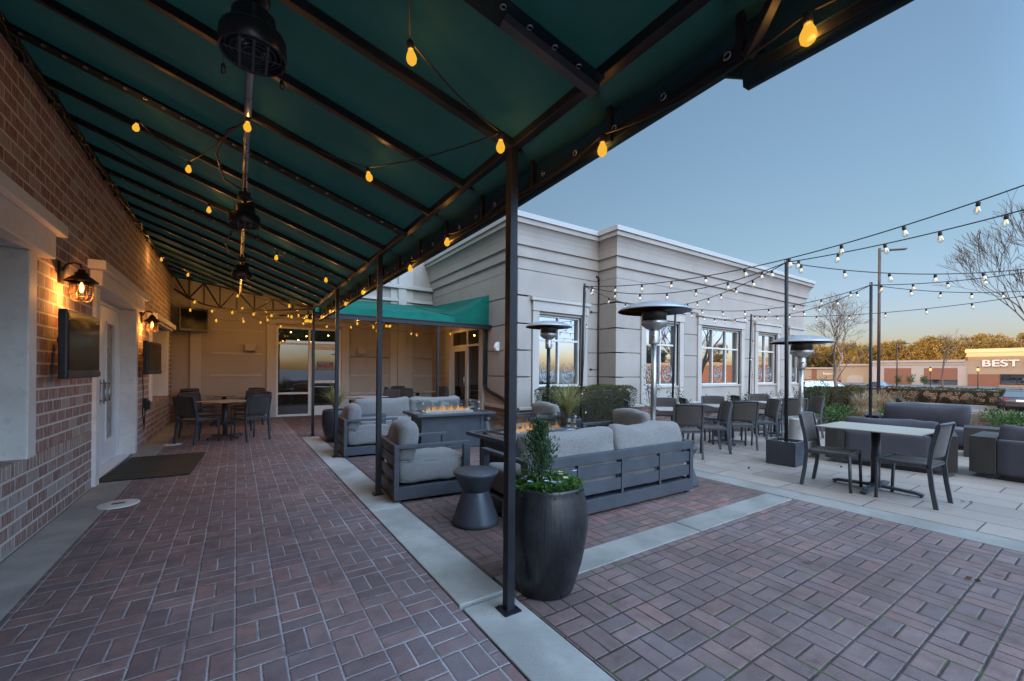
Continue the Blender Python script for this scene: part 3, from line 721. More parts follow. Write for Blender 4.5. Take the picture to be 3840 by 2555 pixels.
def val(y0, y1, zb, name):
    q = MB(); vs = []; fs = []; N = int((y1-y0)/.07); zb0 = zb
    for j in range(N+1):
        y = y0+(y1-y0)*j/N; wv = .006*math.sin(y*9)+.004*math.sin(y*23); zb = zb0+(max(0, 2.4-y)*.028 if y0 > .5 else 0)
        for x, z in ((1.505, 2.742), (1.512+wv, 2.6), (1.514+wv, zb+.03), (1.512, zb-.01), (1.475, zb-.012), (1.468, zb+.05)): vs.append((x, y, z))
    for j in range(N):
        for k in range(5): fs.append((j*6+k, (j+1)*6+k, (j+1)*6+k+1, j*6+k+1))
    q.add(vs, fs, True); q.cur = 1
    for i in range(int((y1-y0)/.27)): q.ring((1.463, y0+.1+i*.27, zb0+.075), .013, .004, 'x', 10, 5)
    return cl(q.build(name, [MT['valance'], MT['chrome']], cn))
v1 = val(.73, 9.8, 2.445, 'valance'); v2 = val(-.75, .78, 2.395, 'valance')
q = MB(); q.add([(1.47,.90,2.50),(1.47,.62,2.44),(1.485,.72,2.375),(1.505,.75,2.40),(1.5,.86,2.47)], [(0,1,2),(0,2,3),(0,3,4)]); q.build('loose_flap', MT['valance'], v1)
rail('brace', (1.465, .76, 2.47), (1.33, .50, 2.68), .035)
for y in (2.01, 4.67, 7.02, 9.47):
    po = rail('post', (BX, y, .012), (BX, y, 2.65), .052)
    f = MB().cbox((BX, y, .008), (.11, .11, .012))
    for dx in (-.042, .042): f.lathe([(.007, .014), (.007, .024), (0, .028)], 6, (BX+dx, y+.042, 0))
    f.build('base_plate', MT['black'], po)
b = MB(); P = Vector((BX, 9.47, 0)); Q = Vector((XW+.05, 13.62, 0)); lo = []; up = []
for i in range(9):
    t = i/8; p = P.lerp(Q, t); up.append(p+Vector((0,0,cz(p.x)-.02))); lo.append(p+Vector((0,0, 2.63+.16*t+.62*t**4)))
for i in range(8): b.bar(lo[i], lo[i+1], .035); b.bar(up[i], up[i+1], .035)
for i in range(1, 8):
    b.bar(lo[i], up[i], .028)
    if i % 2: b.bar(lo[i], up[i+1], .025); b.bar(lo[i], up[i-1], .025)
cl(b.build('truss', MT['black'], cn))
b = MB(); b.bar((XW+.03, -.75, 3.745), (XW+.03, 13.6, 3.745), .05, .07); cl(b.build('wall_rail', MT['black'], cn))
b = MB(); rg = random.Random(3)
for s in range(4):
    pts = []
    for i in range(150): pts.append((XW+.06+rg.uniform(-.012,.03), -.7+i*.094, 3.66+.02*s+rg.uniform(-.035,.03)))
    b.tube(pts, .007, 5)
for i in range(24): b.cbox((XW+.05, -.6+i*.58, 3.68), (.05, .03, .05))
cl(b.build('wall_cable', MT['plastic'], cn))
b = MB(); b.tube([(.05, -.7, 3.085), (.05, 11.2, 3.085)], .022, 10)
cl(b.build('fan_conduit', MT['chrome'], cn))
b = MB()
for y in (3.4, 6.0): b.tube([(.05, y, 3.07), (-.06, y+.12, 3.05), (-.14, y+.4, 2.98), (-.10, y+.8, 2.95), (.02, y+1.08, 3.0)], .008, 6)
cl(b.build('fan_cable', MT['plastic'], cn))
# second awning over the inner corner
aw = thing('awning', 'bright teal green awning over the inner corner beside the wing', 'awning', (3.5, 9.75, 0))
def al(o): o.location = (-3.5, -9.75, 0); return o
b = MB(); F = lambda x, y: 2.77+(y-9.75)*.205+(.02*math.sin(x*2)); vs = []; fs = []
xs = frange(1.30, 4.65, 14); yy = frange(9.75, YB-.03, 10)
for x in xs:
    for y in yy:
        z = F(x, y)
        vs.append((x, y, z))
ny = len(yy)
for i in range(len(xs)-1):
    for j in range(ny-1): fs.append((i*ny+j, (i+1)*ny+j, (i+1)*ny+j+1, i*ny+j+1))
b.add(vs, fs, True)
# triangle left of the posts out to the valley, and the steeper half against the wing
vs = []; fs = []
for i in range(11):
    x = 1.31+(XW+.02-1.31)*i/10; vs += [(x, diag_y(x)-.04, cz(x)+.03), (x, YB-.02, F(x, YB)+.12*i/10)]
for i in range(10): fs.append((2*i, 2*i+1, 2*i+3, 2*i+2))
b.add(vs, fs, True)
b.add([(4.65, 9.75, 2.79), (5.68, 9.75, 3.44), (5.68, YB-.03, 3.62), (4.65, YB-.03, F(4.65, YB))], [(0, 1, 2, 3)])
b.add([(4.65, 9.75, 2.79), (5.68, 9.75, 3.44), (5.68, 9.75, 2.60), (4.65, 9.75, 2.60)], [(0, 1, 2, 3)])
b.add([(1.30, 9.748, 2.775), (4.65, 9.748, 2.79), (4.65, 9.70, 2.595), (1.30, 9.70, 2.595)], [(0, 1, 2, 3)])
al(b.build('roof_cloth', MT['awning'], aw))
b = MB(); b.box((1.35, 9.62, 2.49), (5.69, 9.72, 2.60)); b.box((1.35, 9.60, 2.585), (5.69, 9.622, 2.61)); al(b.build('gutter_beam', MT['black'], aw, bevel=.004))
b = MB()
for i in range(9): x = 1.6+i*.5; b.bar((x, 9.72, 2.58), (x, YB-.02, F(x, YB)-.05), .035)
al(b.build('rafter', MT['black'], aw))
po = al(MB().bar((4.17, 9.68, .0), (4.17, 9.68, 2.49), .052).build('post', MT['black'], aw)); MB().cbox((4.17, 9.68, .008), (.15, .15, .014)).build('base_plate', MT['black'], po)

# ------------------------------------------------------------------ fans
def cage_fan(label, y, used=[]):
    if used:
        o = copy_tree(used[0]); o.location = (.05, y, 2.98); o['label'] = label; return o
    t = thing('cage_fan', label, 'fan', (.05, y, 2.98), 0, 'caged fans along the canopy conduit'); t.scale = (.84, .84, .78); used.append(t)
    m = MB(); m.lathe([(.075, .0), (.075, -.02), (.055, -.035), (.02, -.04)], 24); m.cbox((0, 0, .03), (.11, .05, .06)); m.lathe([(.016, .0), (.016, .135)], 10); m.build('mount', MT['plastic'], t)
    MB().lathe([(.014, -.035), (.014, -.10)], 10).build('stem', MT['plastic'], t)
    h = MB(); h.lathe([(.02, -.095), (.085, -.10), (.098, -.115), (.102, -.19), (.108, -.20), (.142, -.215), (.150, -.235), (.152, -.325), (.146, -.335), (.140, -.325), (.138, -.24), (.09, -.215), (.03, -.215)], 36); h.build('shade', MT['plastic'], t)
    c = MB()
    for r in (.125, .10, .075, .05): c.ring((0,0,-.318+.012*(r-.05)/.075), r, .004, 'z', 28, 5)
    for a in (-.06, 0, .06): L = math.sqrt(.135**2-a*a); c.box((a-.006, -L, -.332), (a+.006, L, -.326))
    c.box((-.135, -.005, -.326), (.135, .005, -.322)); c.build('cage', MT['char'], t)
    for x, yb in ((.05, .02), (-.05, -.03)):
        bu = MB().lathe([(.013, -.235), (.016, -.25), (.03, -.28), (.028, -.30), (.0, -.312)], 14, (x, yb, 0)).build('bulb', MT['clear'], t)
        MB().lathe([(.005, -.25), (.006, -.29)], 6, (x, yb, 0)).build('filament', MT['chrome'], bu)
    for x, L in ((-.125, .12), (.125, .10)):
        p = MB(); p.tube([(x, -.04, -.33), (x, -.04, -.33-L)], .0025, 5); p.lathe([(.004, -.33-L), (.010, -.345-L), (.011, -.385-L), (.004, -.39-L)], 10, (x, -.04, 0)); p.build('pull_chain', MT['plastic'], t)
    return t
cage_fan('large black caged ceiling fan nearest the viewer, with two pull chains', 2.11)
cage_fan('black caged ceiling fan in the middle, beside a looped cable', 4.62)
cage_fan('smallest black caged ceiling fan, furthest along the canopy conduit', 7.30)
def paddle(label, loc, rz, used=[]):
    if used:
        o = copy_tree(used[0]); o.location = loc; o.rotation_euler = (0,0,rz); o['label'] = label; return o
    t = thing('paddle_fan', label, 'fan', loc, rz, 'paddle fans under the awning'); used.append(t)
    MB().lathe([(.015, .45), (.015, .1), (.09, .08), (.1, 0), (.07, -.04)], 20).build('motor', MT['plastic'], t)
    for k in range(5):
        q = MB(); a = 2*PI*k/5; d = Vector((math.cos(a), math.sin(a), 0)); n = Vector((-d.y, d.x, .15)); q.add([tuple(d*.1+n*.03+Vector((0,0,.03))), tuple(d*.62+n*.07+Vector((0,0,.03))), tuple(d*.62-n*.07+Vector((0,0,.03))), tuple(d*.1-n*.03+Vector((0,0,.03)))], [(0,1,2,3)])
        o = q.build('blade', MT['plastic'], t); s = o.modifiers.new('Solidify', 'SOLIDIFY'); s.thickness = .008
    for k in range(3):
        a = 2*PI*k/3; MB().lathe([(.0, -.12), (.03, -.10), (.035, -.08), (.015, -.04)], 10, (.06*math.cos(a), .06*math.sin(a), 0)).build('lamp', MT['amber'], t)
    return t
paddle('dark paddle fan with lit lamps in front of the glass door', (1.41, 11.0, 2.62), .3)
paddle('dark paddle fan with lit lamps above the tables beside the wing', (3.49, 11.5, 2.68), .9)

# ------------------------------------------------------------------ lanterns and screens on the brick wall
def lamp_light(loc, energy, col, rad, par=None, name='lamp'):
    l = bpy.data.lights.new(name, 'POINT'); l.energy = energy; l.color = col; l.shadow_soft_size = rad
    o = bpy.data.objects.new(name, l); COL.objects.link(o); o.location = loc
    if par: o.parent = par
    return o
LANT = 3.2
def lantern(label, y):
    t = thing('wall_lantern', label, 'lantern', (XW, y, 2.17), 0, 'bronze lanterns on the brick wall'); t.scale = (.93, .93, .93)
    p = MB(); p.box((.0, -.055, .0), (.02, .055, .22)); p.tube([(.02, 0, .13), (.05, 0, .2), (.10, 0, .225), (.15, 0, .21), (.16, 0, .17)], .010, 8); p.build('bracket', MT['bronze'], t, bevel=.004)
    r = MB(); r.lathe([(.128, .03), (.132, .036), (.075, .085), (.055, .095), (.052, .125), (.03, .135), (.03, .16), (.0, .165)], 28, (.16, 0, 0)); r.lathe([(.128, .03), (.06, .055), (.05, .05)], 28, (.16, 0, 0)); r.build('cap', MT['bronze'], t)
    g = MB(); g.lathe([(.078, .04), (.080, -.08), (.074, -.125), (.055, -.155), (.02, -.168), (.0, -.17)], 28, (.16, 0, 0)); g.build('glass', MT['lamp_glass'], t)
    c = MB()
    for k in range(6):
        a = 2*PI*k/6+.3; ca, sa = math.cos(a), math.sin(a)
        c.tube([(.16+.084*ca, .084*sa, .05), (.16+.088*ca, .088*sa, -.08), (.16+.08*ca, .08*sa, -.13), (.16+.058*ca, .058*sa, -.163), (.16, 0, -.178)], .004, 6)
    for z, rr in ((-.005, .089), (-.105, .087)): c.ring((.16, 0, z), rr, .004, 'z', 28, 6)
    c.build('cage', MT['bronze'], t)
    bu = MB(); bu.lathe([(.006, .03), (.017, .0), (.019, -.04), (.012, -.07), (.0, -.078)], 12, (.16, 0, 0)); bu.build('bulb', MT['fil_l'], t)
    lamp_light((.16, 0, -.10), LANT, (1., .50, .16), .02, t)
lantern('lit bronze cage lantern beside the double door, above the larger screen', 5.60)
lantern('lit bronze cage lantern past the double door, near the far window', 9.58)
def screen(label, loc, rz, w, h, d, arm):
    t = thing('wall_screen', label, 'screen', loc, rz, 'black screens hung on the walls')
    b = MB(); b.box((-w/2, -d, -h/2), (w/2, -.0, h/2)); b.build('housing', MT['plastic'], t, bevel=.012)
    MB().box((-w/2+.03, .0005, -h/2+.075), (w/2-.03, .004, h/2-.035)).build('panel', MT['screen'], t)
    s = MB(); s.box((-w/2+.02, .0, -h/2+.01), (w/2-.02, .012, -h/2+.06)); s.cbox((0, .013, -h/2+.035), (.05, .004, .02)); s.build('speaker_bar', MT['char'], t, bevel=.004)
    a = MB(); a.bar((0, -d, .05), (arm[0]*.5, -d+arm[1]*.5, .05), .05); a.bar((arm[0]*.5, -d+arm[1]*.5, .05), (arm[0], -d+arm[1], .05), .05); a.cbox((0, -d-.015, .02), (.3, .03, .3)); a.build('bracket', MT['black'], t)
    st = MB(); st.box((-w/2-.002, -d*.65, -.06), (-w/2+.002, -d*.4, .04)); st.build('input_label', MT['white'], t)
    return t
screen('largest black screen below the first lantern, tilted toward the walkway', (XW+.20, 5.49, 1.585), R(-90-2), .86, .60, .06, (0, -.12))
screen('black screen below the far lantern, seen almost edge on', (XW+.20, 9.50, 1.56), R(-90-4), .92, .56, .065, (0, -.10))
screen('black screen hung in the corner of the back wall, angled outward', (-.92, 13.28, 2.62), R(180+23), .62, .60, .06, (.12, -.32))

# ------------------------------------------------------------------ door mat, drain covers
t = NT('rubber_mat'); x, y, z = t.xyz(t.geo()); u = t.M('SINE', t.M('MULTIPLY', x, 42.)); v = t.M('SINE', t.M('MULTIPLY', y, 42.)); w = t.M('MULTIPLY', u, v)
t.bump(t.M('ADD', w, t.noise(150, 2, t.geo())), .6, .006); MT['mat'] = t.set(t.mix(t.step(w, -.3, .3), (.007,.015,.015), (.020,.036,.038)), .7)
dm = thing('door_mat', 'dark ribbed rubber mat lying in front of the double door', 'mat', (-.92, 7.68, 0), R(-3))
MB().box((-.46, -.83, .0075), (.46, .83, .018)).build('mat_sheet', MT['mat'], dm, bevel=.004)
for lab, x, y, r in (('pale round drain cover nearest the viewer, at the paving edge', -.99, 5.70, .165), ('pale round drain cover beyond the door mat', -.97, 9.69, .135)):
    d = thing('drain_cover', lab, 'drain cover', (x, y, 0), 0, 'round drain covers along the wall strip')
    MB().lathe([(r, .002), (r, .011), (r-.015, .014), (0, .014)], 36).build('lid', MT['cast'], d); b = MB(); b.box((-.05, -.02, .0145), (.05, .02, .02)); b.build('lift_slot', MT['char'], d)
# ------------------------------------------------------------------ lounge seating (local: seat faces +y)
def lounge(name, label, W, nback, seed, cat, group):
    D = .84; t = thing(name, label, cat, (0,0,0), 0, group); hw = W/2
    f = MB(); z0, z1 = .035, .165
    f.box((-hw, -D/2, z0), (hw, -D/2+.05, z1)); f.box((-hw, D/2-.05, z0), (hw, D/2, z1)); f.box((-hw, -D/2+.05, z0), (-hw+.05, D/2-.05, z1)); f.box((hw-.05, -D/2+.05, z0), (hw, D/2-.05, z1))
    f.box((-hw+.05, -D/2+.05, .12), (hw-.05, D/2-.05, .15))
    for sx in (-1, 1):
        for sy in (-1, 1): f.cbox((sx*(hw-.05), sy*(D/2-.05), .018), (.045, .045, .034))
    f.build('frame', MT['char'], t, bevel=.003)
    for sx in (-1, 1):
        a = MB(); x0, x1 = sorted((sx*hw, sx*(hw-.062)))
        a.box((x0, -D/2+.05, .565), (x1, D/2, .60)); a.box((x0, D/2-.075, .165), (x1, D/2-.0, .565)); a.build('armrest', MT['char'], t, bevel=.003)
    bk = MB(); y0, y1 = -D/2, -D/2+.035
    bk.box((-hw, y0, .165), (-hw+.06, y0+.05, .60)); bk.box((hw-.06, y0, .165), (hw, y0+.05, .60)); bk.box((-hw+.06, y0, .51), (hw-.06, y0+.05, .60))
    nb = 1 if nback == 1 else 4
    for k in range(1, nb): x = -hw+W*k/nb; bk.box((x-.014, y0+.002, .165), (x+.014, y0+.04, .51))
    bk.build('back_frame', MT['char'], t, bevel=.003)
    for z in (.21, .365):
        s = MB().box((-hw+.06, y0+.012, z), (hw-.06, y0+.03, z+.115)); s.build('back_slat', MT['char'], t, bevel=.003)
    n = 1 if nback == 1 else nback; cw = (W-.14)/n
    for k in range(n):
        cx = -hw+.07+cw*(k+.5)
        c = MB().cushion((cx, .035, .30), (cw-.006, D-.07, .25), .045, .022, 14, seed+k, .010); sc_ = c.build('seat_cushion', MT['grey_cloth'], t)
        pp = MB(); a_, b_ = (cw-.006)/2-.012, (D-.07)/2-.012
        for zz in (.195, .405):
            ring = [(cx-a_+.03, .035-b_, zz), (cx+a_-.03, .035-b_, zz), (cx+a_, .035-b_+.03, zz), (cx+a_, .035+b_-.03, zz), (cx+a_-.03, .035+b_, zz), (cx-a_+.03, .035+b_, zz), (cx-a_, .035+b_-.03, zz), (cx-a_, .035-b_+.03, zz), (cx-a_+.03, .035-b_, zz)]; pp.tube(ring, .007, 6)
        pp.build('piping', MT['grey_cloth'], sc_)
    for k in range(n):
        cx = -hw+.07+cw*(k+.5)
        c = MB().cushion((0, 0, 0), (cw+.0, .19, .43), .07, .028, 14, seed+20+k, .011, .028); o = c.build('back_cushion', MT['grey_cloth'], t)
        o.location = (cx, -D/2+.175, .60); o.rotation_euler = (R(-9), 0, R((k-.5)*2))
    return t
LG = 'charcoal framed lounge armchairs around the fire tables'
def at(o, x, y, rz): o.location = (x, y, 0); o.rotation_euler = (0, 0, rz); return o
ch = lounge('lounge_chair', 'grey cushioned lounge armchair nearest the viewer, backed against the second canopy post', .80, 1, 1, 'armchair', LG)
at(ch, 1.81, 4.60, R(-90-5))
for lab, x, y, r in (('grey cushioned lounge armchair between two canopy posts, in front of the round planter', 1.83, 7.24, R(-90-2)),
                     ('grey lounge armchair behind the fire tables, facing the walkway beside the wing wall', 4.50, 6.05, R(92)),
                     ('grey lounge armchair beside the tall steel heater, facing the nearer fire table', 4.80, 4.33, R(88))):
    at(copy_tree(ch), x, y, r)['label'] = lab
    bpy.context.view_layer.update()
so = lounge('lounge_sofa', 'grey two cushion sofa seen from behind, its slatted charcoal back facing the viewer', 2.34, 2, 5, 'sofa', 'charcoal framed sofas around the fire tables')
at(so, 3.25, 3.30, R(-.6))
at(copy_tree(so), 3.02, 8.30, R(180-4))['label'] = 'grey two cushion sofa facing the viewer behind the further fire table'

# hourglass side tables
def hourglass(label, x, y, used=[]):
    if used: o = copy_tree(used[0]); o.location = (x, y, 0); o['label'] = label; return o
    t = thing('side_table', label, 'side table', (x, y, 0), 0, 'hourglass side tables'); used.append(t)
    MB().lathe([(.208, .004), (.214, .012), (.206, .04), (.122, .285), (.118, .295)], 48).build('base', MT['char'], t)
    MB().lathe([(.118, .296), (.126, .305), (.196, .44), (.206, .452), (.207, .466), (.202, .474), (.0, .474)], 48).build('top', MT['char'], t)
    return t
hourglass('charcoal hourglass side table between the near armchair and the first post', 1.83, 3.36)
hourglass('charcoal hourglass side table half hidden at the right end of the near sofa', 4.62, 3.18)
hourglass('charcoal hourglass side table at the far sofa, under the wing downspout', 4.62, 8.0)

# fire tables
def flame_mat():
    t = NT('gas_flame'); x, y, z = t.xyz(t.obj())
    n1 = t.noise(14, 3, t.cmb(t.M('MULTIPLY', x, 2.), y, t.M('MULTIPLY', z, .6)))
    h = t.step(z, .665, .86); fac = t.step(t.M('SUBTRACT', n1, t.M('MULTIPLY', h, .35)), .22, .62)
    e = t.n('ShaderNodeEmission'); t.put(e.inputs[0], t.mix(h, (1.,.42,.10), (1.,.22,.03))); e.inputs[1].default_value = FLAME
    tr = t.n('ShaderNodeBsdfTransparent'); mx = t.n('ShaderNodeMixShader'); t.put(mx.inputs[0], t.M('MULTIPLY', fac, .55))
    t.t.links.new(tr.outputs[0], mx.inputs[1]); t.t.links.new(e.outputs[0], mx.inputs[2]); t.t.links.new(mx.outputs[0], t.out.inputs[0]); return t.m
FLAME = .22
MT['flame'] = flame_mat()
MT['ice'] = pmat('crushed_fire_glass', (.62,.66,.68), .15, 0, .35, 40, 160, 1., .02)
MT['ft_top'] = pmat('dark_polished_top', (.03,.032,.036), .10, 0, .2, 4, 60, 0, spec=.6)
def fire_table(label, x, y, rz, used=[]):
    if used: o = copy_tree(used[0]); o.location = (x, y, 0); o.rotation_euler = (0,0,rz); o['label'] = label; return o
    t = thing('fire_table', label, 'fire table', (x, y, 0), rz, 'gas fire tables'); used.append(t)
    L, Wd = 1.42, .84
    b = MB(); b.box((-.58, -.27, .03), (.58, .27, .60)); b.box((-.60, -.29, .005), (.60, .29, .05))
    for sx in (-1, 1):
        for sy in (-1, 1): b.cbox((sx*.56, sy*.262, .31), (.07, .045, .56))
    b.build('base', MT['char'], t, bevel=.004)
    r = MB()
    r.box((-L/2, -Wd/2, .60), (L/2, -Wd/2+.05, .645)); r.box((-L/2, Wd/2-.05, .60), (L/2, Wd/2, .645)); r.box((-L/2, -Wd/2+.05, .60), (-L/2+.05, Wd/2-.05, .645)); r.box((L/2-.05, -Wd/2+.05, .60), (L/2, Wd/2-.05, .645))
    r.build('rim', MT['char'], t, bevel=.004)
    MB().box((-L/2+.05, -Wd/2+.05, .61), (L/2-.05, Wd/2-.05, .638)).build('top', MT['ft_top'], t)
    tr = MB(); tr.box((-.46, -.12, .638), (.46, .12, .65)); tr.build('burner_tray', MT['steel'], t, bevel=.003)
    ic = MB(); rg = random.Random(5)
    for k in range(420):
        p = (rg.uniform(-.45, .45), rg.uniform(-.11, .11), .652); s = rg.uniform(.006, .013); q = [(p[0]+rg.uniform(-s, s), p[1]+rg.uniform(-s, s), p[2]+rg.uniform(-.004, s)) for _ in range(4)]
        ic.add(q, [(0,1,2), (0,2,3), (0,3,1), (1,3,2)])
    ic.box((-.455, -.115, .645), (.455, .115, .654)); ic.build('fire_glass', MT['ice'], t)
    fl = MB()
    for k in range(64):
        x0 = rg.uniform(-.42, .42); y0 = rg.uniform(-.05, .05); hh = rg.uniform(.05, .125)*(1-.4*abs(x0)); 
        if k % 7 == 0: hh *= 1.4
        pts = []; rr = []; ph = rg.uniform(0, 6)
        for j in range(8):
            u = j/7; pts.append((x0+.016*math.sin(u*5+ph)*u, y0+.012*math.cos(u*4+ph)*u, .655+hh*u)); rr.append(max(.001, .013*(math.sin(PI*min(1, u*.8+.22)))**1.2*(1-u*.75)))
        fl.tube(pts, rr, 7)
    tag(fl.build('flame', MT['flame'], t), kind='stuff')
    for (a, c) in (((-.54, -.19), (.54, -.19)), ((-.54, .19), (.54, .19)), ((-.54, -.17), (-.54, .17)), ((.54, -.17), (.54, .17))):
        MB().bar((a[0], a[1], .745), (c[0], c[1], .745), .007, .20).build('wind_guard', MT['clear'], t)
    for sx in (-1, 1):
        for sy in (-1, 1):
            for z in (.68, .81): MB().cbox((sx*.535, sy*.185, z), (.028, .028, .028)).build('corner_clip', MT['steel'], t, bevel=.003)
    return t
fire_table('gas fire table with taller flames, nearer the glass door and the far sofa', 3.22, 7.0, R(-2))
fire_table('gas fire table with low flames in front of the near sofa, closest to the viewer', 3.06, 4.16, R(2))

# ------------------------------------------------------------------ dining furniture
def make_chair():
    t = thing('dining_chair', '', 'chair', (0,0,0)); w = .225
    for sx in (-1, 1):
        l = MB(); l.tube([(sx*w, .22, .0), (sx*w, .205, .445)], .0165, 4); l.v = [(x, y, z) for x, y, z in l.v]; l.build('leg', MT['char'], t)
        l = MB(); P = [(sx*w, -.27, .0), (sx*w, -.235, .22), (sx*w, -.215, .43), (sx*w, -.235, .62), (sx*w, -.285, .865)]
        for p, q in zip(P, P[1:]): l.bar(p, q, .026, .038, (0,1,0))
        l.build('leg', MT['char'], t)
    f = MB(); 
    for sx in (-1, 1): f.bar((sx*w, -.215, .425), (sx*w, .22, .438), .026, .032)
    f.bar((-w, .21, .436), (w, .21, .436), .026, .03); f.bar((-w, -.215, .425), (w, -.215, .425), .022, .022); f.bar((-w, .0, .405), (w, .0, .405), .02, .02)
    f.build('seat_frame', MT['char'], t)
    s = MB(); N = 8; vs = []; fs = []
    for i in range(N+1):
        for j in range(N+1):
            u = i/N; v = j/N; vs.append((-w+.008+u*(2*w-.016), -.22+v*.46, .447-.014*math.sin(PI*u)*math.sin(PI*v)-.012*max(0, v-.85)/.15))
    for i in range(N):
        for j in range(N): fs.append((i*(N+1)+j, (i+1)*(N+1)+j, (i+1)*(N+1)+j+1, i*(N+1)+j+1))
    s.add(vs, fs, True); o = s.build('seat', MT['sling'], t); q = o.modifiers.new('Solidify', 'SOLIDIFY'); q.thickness = .006
    s = MB(); vs = []; fs = []
    for i in range(N+1):
        for j in range(N+1):
            u = i/N; v = j/N; z = .52+v*.345; y = -.222-(z-.5)*.165; vs.append((-w+.006+u*(2*w-.012), y-.035*math.sin(PI*u), z+.012*math.sin(PI*u)*(v > .9)))
    for i in range(N):
        for j in range(N): fs.append((i*(N+1)+j, (i+1)*(N+1)+j, (i+1)*(N+1)+j+1, i*(N+1)+j+1))
    s.add(vs, fs, True); o = s.build('backrest', MT['sling'], t); q = o.modifiers.new('Solidify', 'SOLIDIFY'); q.thickness = .006
    rl = MB(); rl.tube([(-w+.22*0+2*w*i/6, -.285-.035*math.sin(PI*i/6), .868+.010*math.sin(PI*i/6)) for i in range(7)], .014, 6); rl.build('top_rail', MT['char'], t)
    return t
CH = make_chair(); ch_used = [False]
def chair(x, y, rz, label, group):
    o = place(CH, ch_used[0], (x, y, 0), rz, label, group); ch_used[0] = True; return o
def make_table(w, d):
    t = thing('dining_table', '', 'table', (0,0,0))
    MB().box((-w/2, -d/2, .728), (w/2, d/2, .742)).build('tabletop', MT['top'], t, bevel=.003)
    c = MB(); c.lathe([(.045, .05), (.045, .70)], 20); c.build('column', MT['char'], t)
    f = MB()
    for k in range(4):
        a = PI/4*0+PI/2*k; ca, sa = math.cos(a), math.sin(a); f.bar((.03*ca, .03*sa, .055), (.30*ca, .30*sa, .042), .05, .032); f.bar((.30*ca, .30*sa, .042), (.35*ca, .35*sa, .026), .055, .03); f.lathe([(.014, .0), (.014, .03)], 8, (.335*ca, .335*sa, 0))
    f.cbox((0, 0, .06), (.10, .10, .045)); f.build('base', MT['char'], t, bevel=.004)
    p = MB(); p.cbox((0, 0, .712), (.32, .32, .03)); p.build('top_plate', MT['char'], t); return t
TA = make_table(.74, .74)
t2 = make_table(.84, .96); t2.location = (6.40, 1.77, 0); t2.rotation_euler = (0, 0, R(1)); t2['label'] = 'large square dining table with two chairs, standing nearest on the tiled terrace'; t2['group'] = 'dining tables'
for ch_ in t2.children:
    if ch_.name.startswith('base'): ch_.rotation_euler = (0,0,0); ch_.scale = (1.2, 1.2, 1)
GT = 'sling dining chairs'
chair(6.13, 2.10, R(180+5), 'sling chair on the left of the nearest terrace table, its back by the square planter', GT)
chair(6.20, 1.42, R(0-3), 'sling chair on the right of the nearest terrace table, legs closest to the tile edge', GT)
ta_used = [False]
def dtable(x, y, rz, label):
    o = place(TA, ta_used[0], (x, y, 0), rz, label, 'dining tables'); ta_used[0] = True
rows = [(6.50, 4.58, 'first', 'beside the steel heater'), (8.07, 4.52, 'middle', 'in the middle of the terrace row'), (9.98, 4.50, 'end', 'at the far end of the terrace row, behind the thin pole')]
for x, y, w, d in rows:
    dtable(x, y, R(-40), 'square dining table %s' % d)
    for a, dist, side in ((-130, .50, 'near'), (-40, .58, 'right'), (50, .52, 'far'), (140, .56, 'left')):
        chair(x+dist*math.cos(R(a)), y+dist*math.sin(R(a)), R(a+90), 'sling chair on the %s side of the %s terrace table' % (side, w), GT)
dtable(-.19, 10.12, R(38), 'dining table under the canopy, in front of the back wall corner')
for x, y, a, s in ((-.60, 9.76, -46, 'near left side'), (.22, 9.62, 32, 'near right side'), (-.62, 10.72, 226, 'far left side'), (.28, 10.66, 140, 'far right side')):
    chair(x, y, R(a), 'sling chair at the %s of the nearer table under the canopy' % s, GT)
dtable(-.26, 12.55, R(42), 'dining table under the canopy, pushed closest to the back wall')
for x, y, a, s in ((-.78, 12.95, 226, 'far left corner'), (.26, 12.92, 138, 'far right corner'), (-.70, 12.05, -46, 'near left corner'), (.20, 12.1, 40, 'near right corner')):
    chair(x, y, R(a), 'sling chair at the %s of the table by the back wall' % s, GT)
dtable(2.62, 10.35, R(40), 'dining table under the teal awning, behind the far grey sofa')
dtable(4.62, 12.25, R(30), 'dining table in the inner corner of the stucco walls')
for x, y, a, s in ((3.20, 10.75, 130, 'sling chair right of the awning table behind the sofa'), (4.15, 11.75, -40, 'sling chair on the near left of the inner corner table'), (4.35, 12.85, 190, 'sling chair on the far side of the inner corner table'), (5.15, 12.2, 95, 'sling chair right of the inner corner table, by the side door'), (4.0, 12.4, -95, 'sling chair left of the inner corner table, under the pilaster')):
    chair(x, y, R(a), s, GT)

# ------------------------------------------------------------------ planters and their plants
t = NT('ribbed_glaze'); x, y, z = t.xyz(t.obj()); an = t.M('ARCTAN2', y, x); rib = t.noise(1., 3, t.cmb(t.M('MULTIPLY', an, 26.), t.M('MULTIPLY', z, 3.), 0.)); big = t.noise(4, 4); fine = t.noise(90, 3)
t.bump(t.M('ADD', rib, t.M('MULTIPLY', fine, .25)), .35, .004)
MT['glaze'] = t.set(t.mix(t.step(t.M('ADD', big, t.M('MULTIPLY', fine, .5)), .6, 1.0), (.006,.007,.008), (.020,.022,.026)), t.step(rib, .3, .7, .24, .42), spec=.55)
MT['glaze2'] = pmat('smooth_dark_pot', (.02,.024,.03), .35, 0, .2, 4, 90, .08)
def pot(label, x, y, prof, m, group='round dark planters'):
    t = thing('planter', label, 'planter', (x, y, 0), 0, group); b = MB(); b.lathe(prof, 56); b.build('pot', MT[m], t)
    r = prof[-1][0]; z = max(p[1] for p in prof); s = MB(); s.lathe([(r-.012, z-.05), (0, z-.035)], 32); s.build('soil', MT['soil'], t); return t
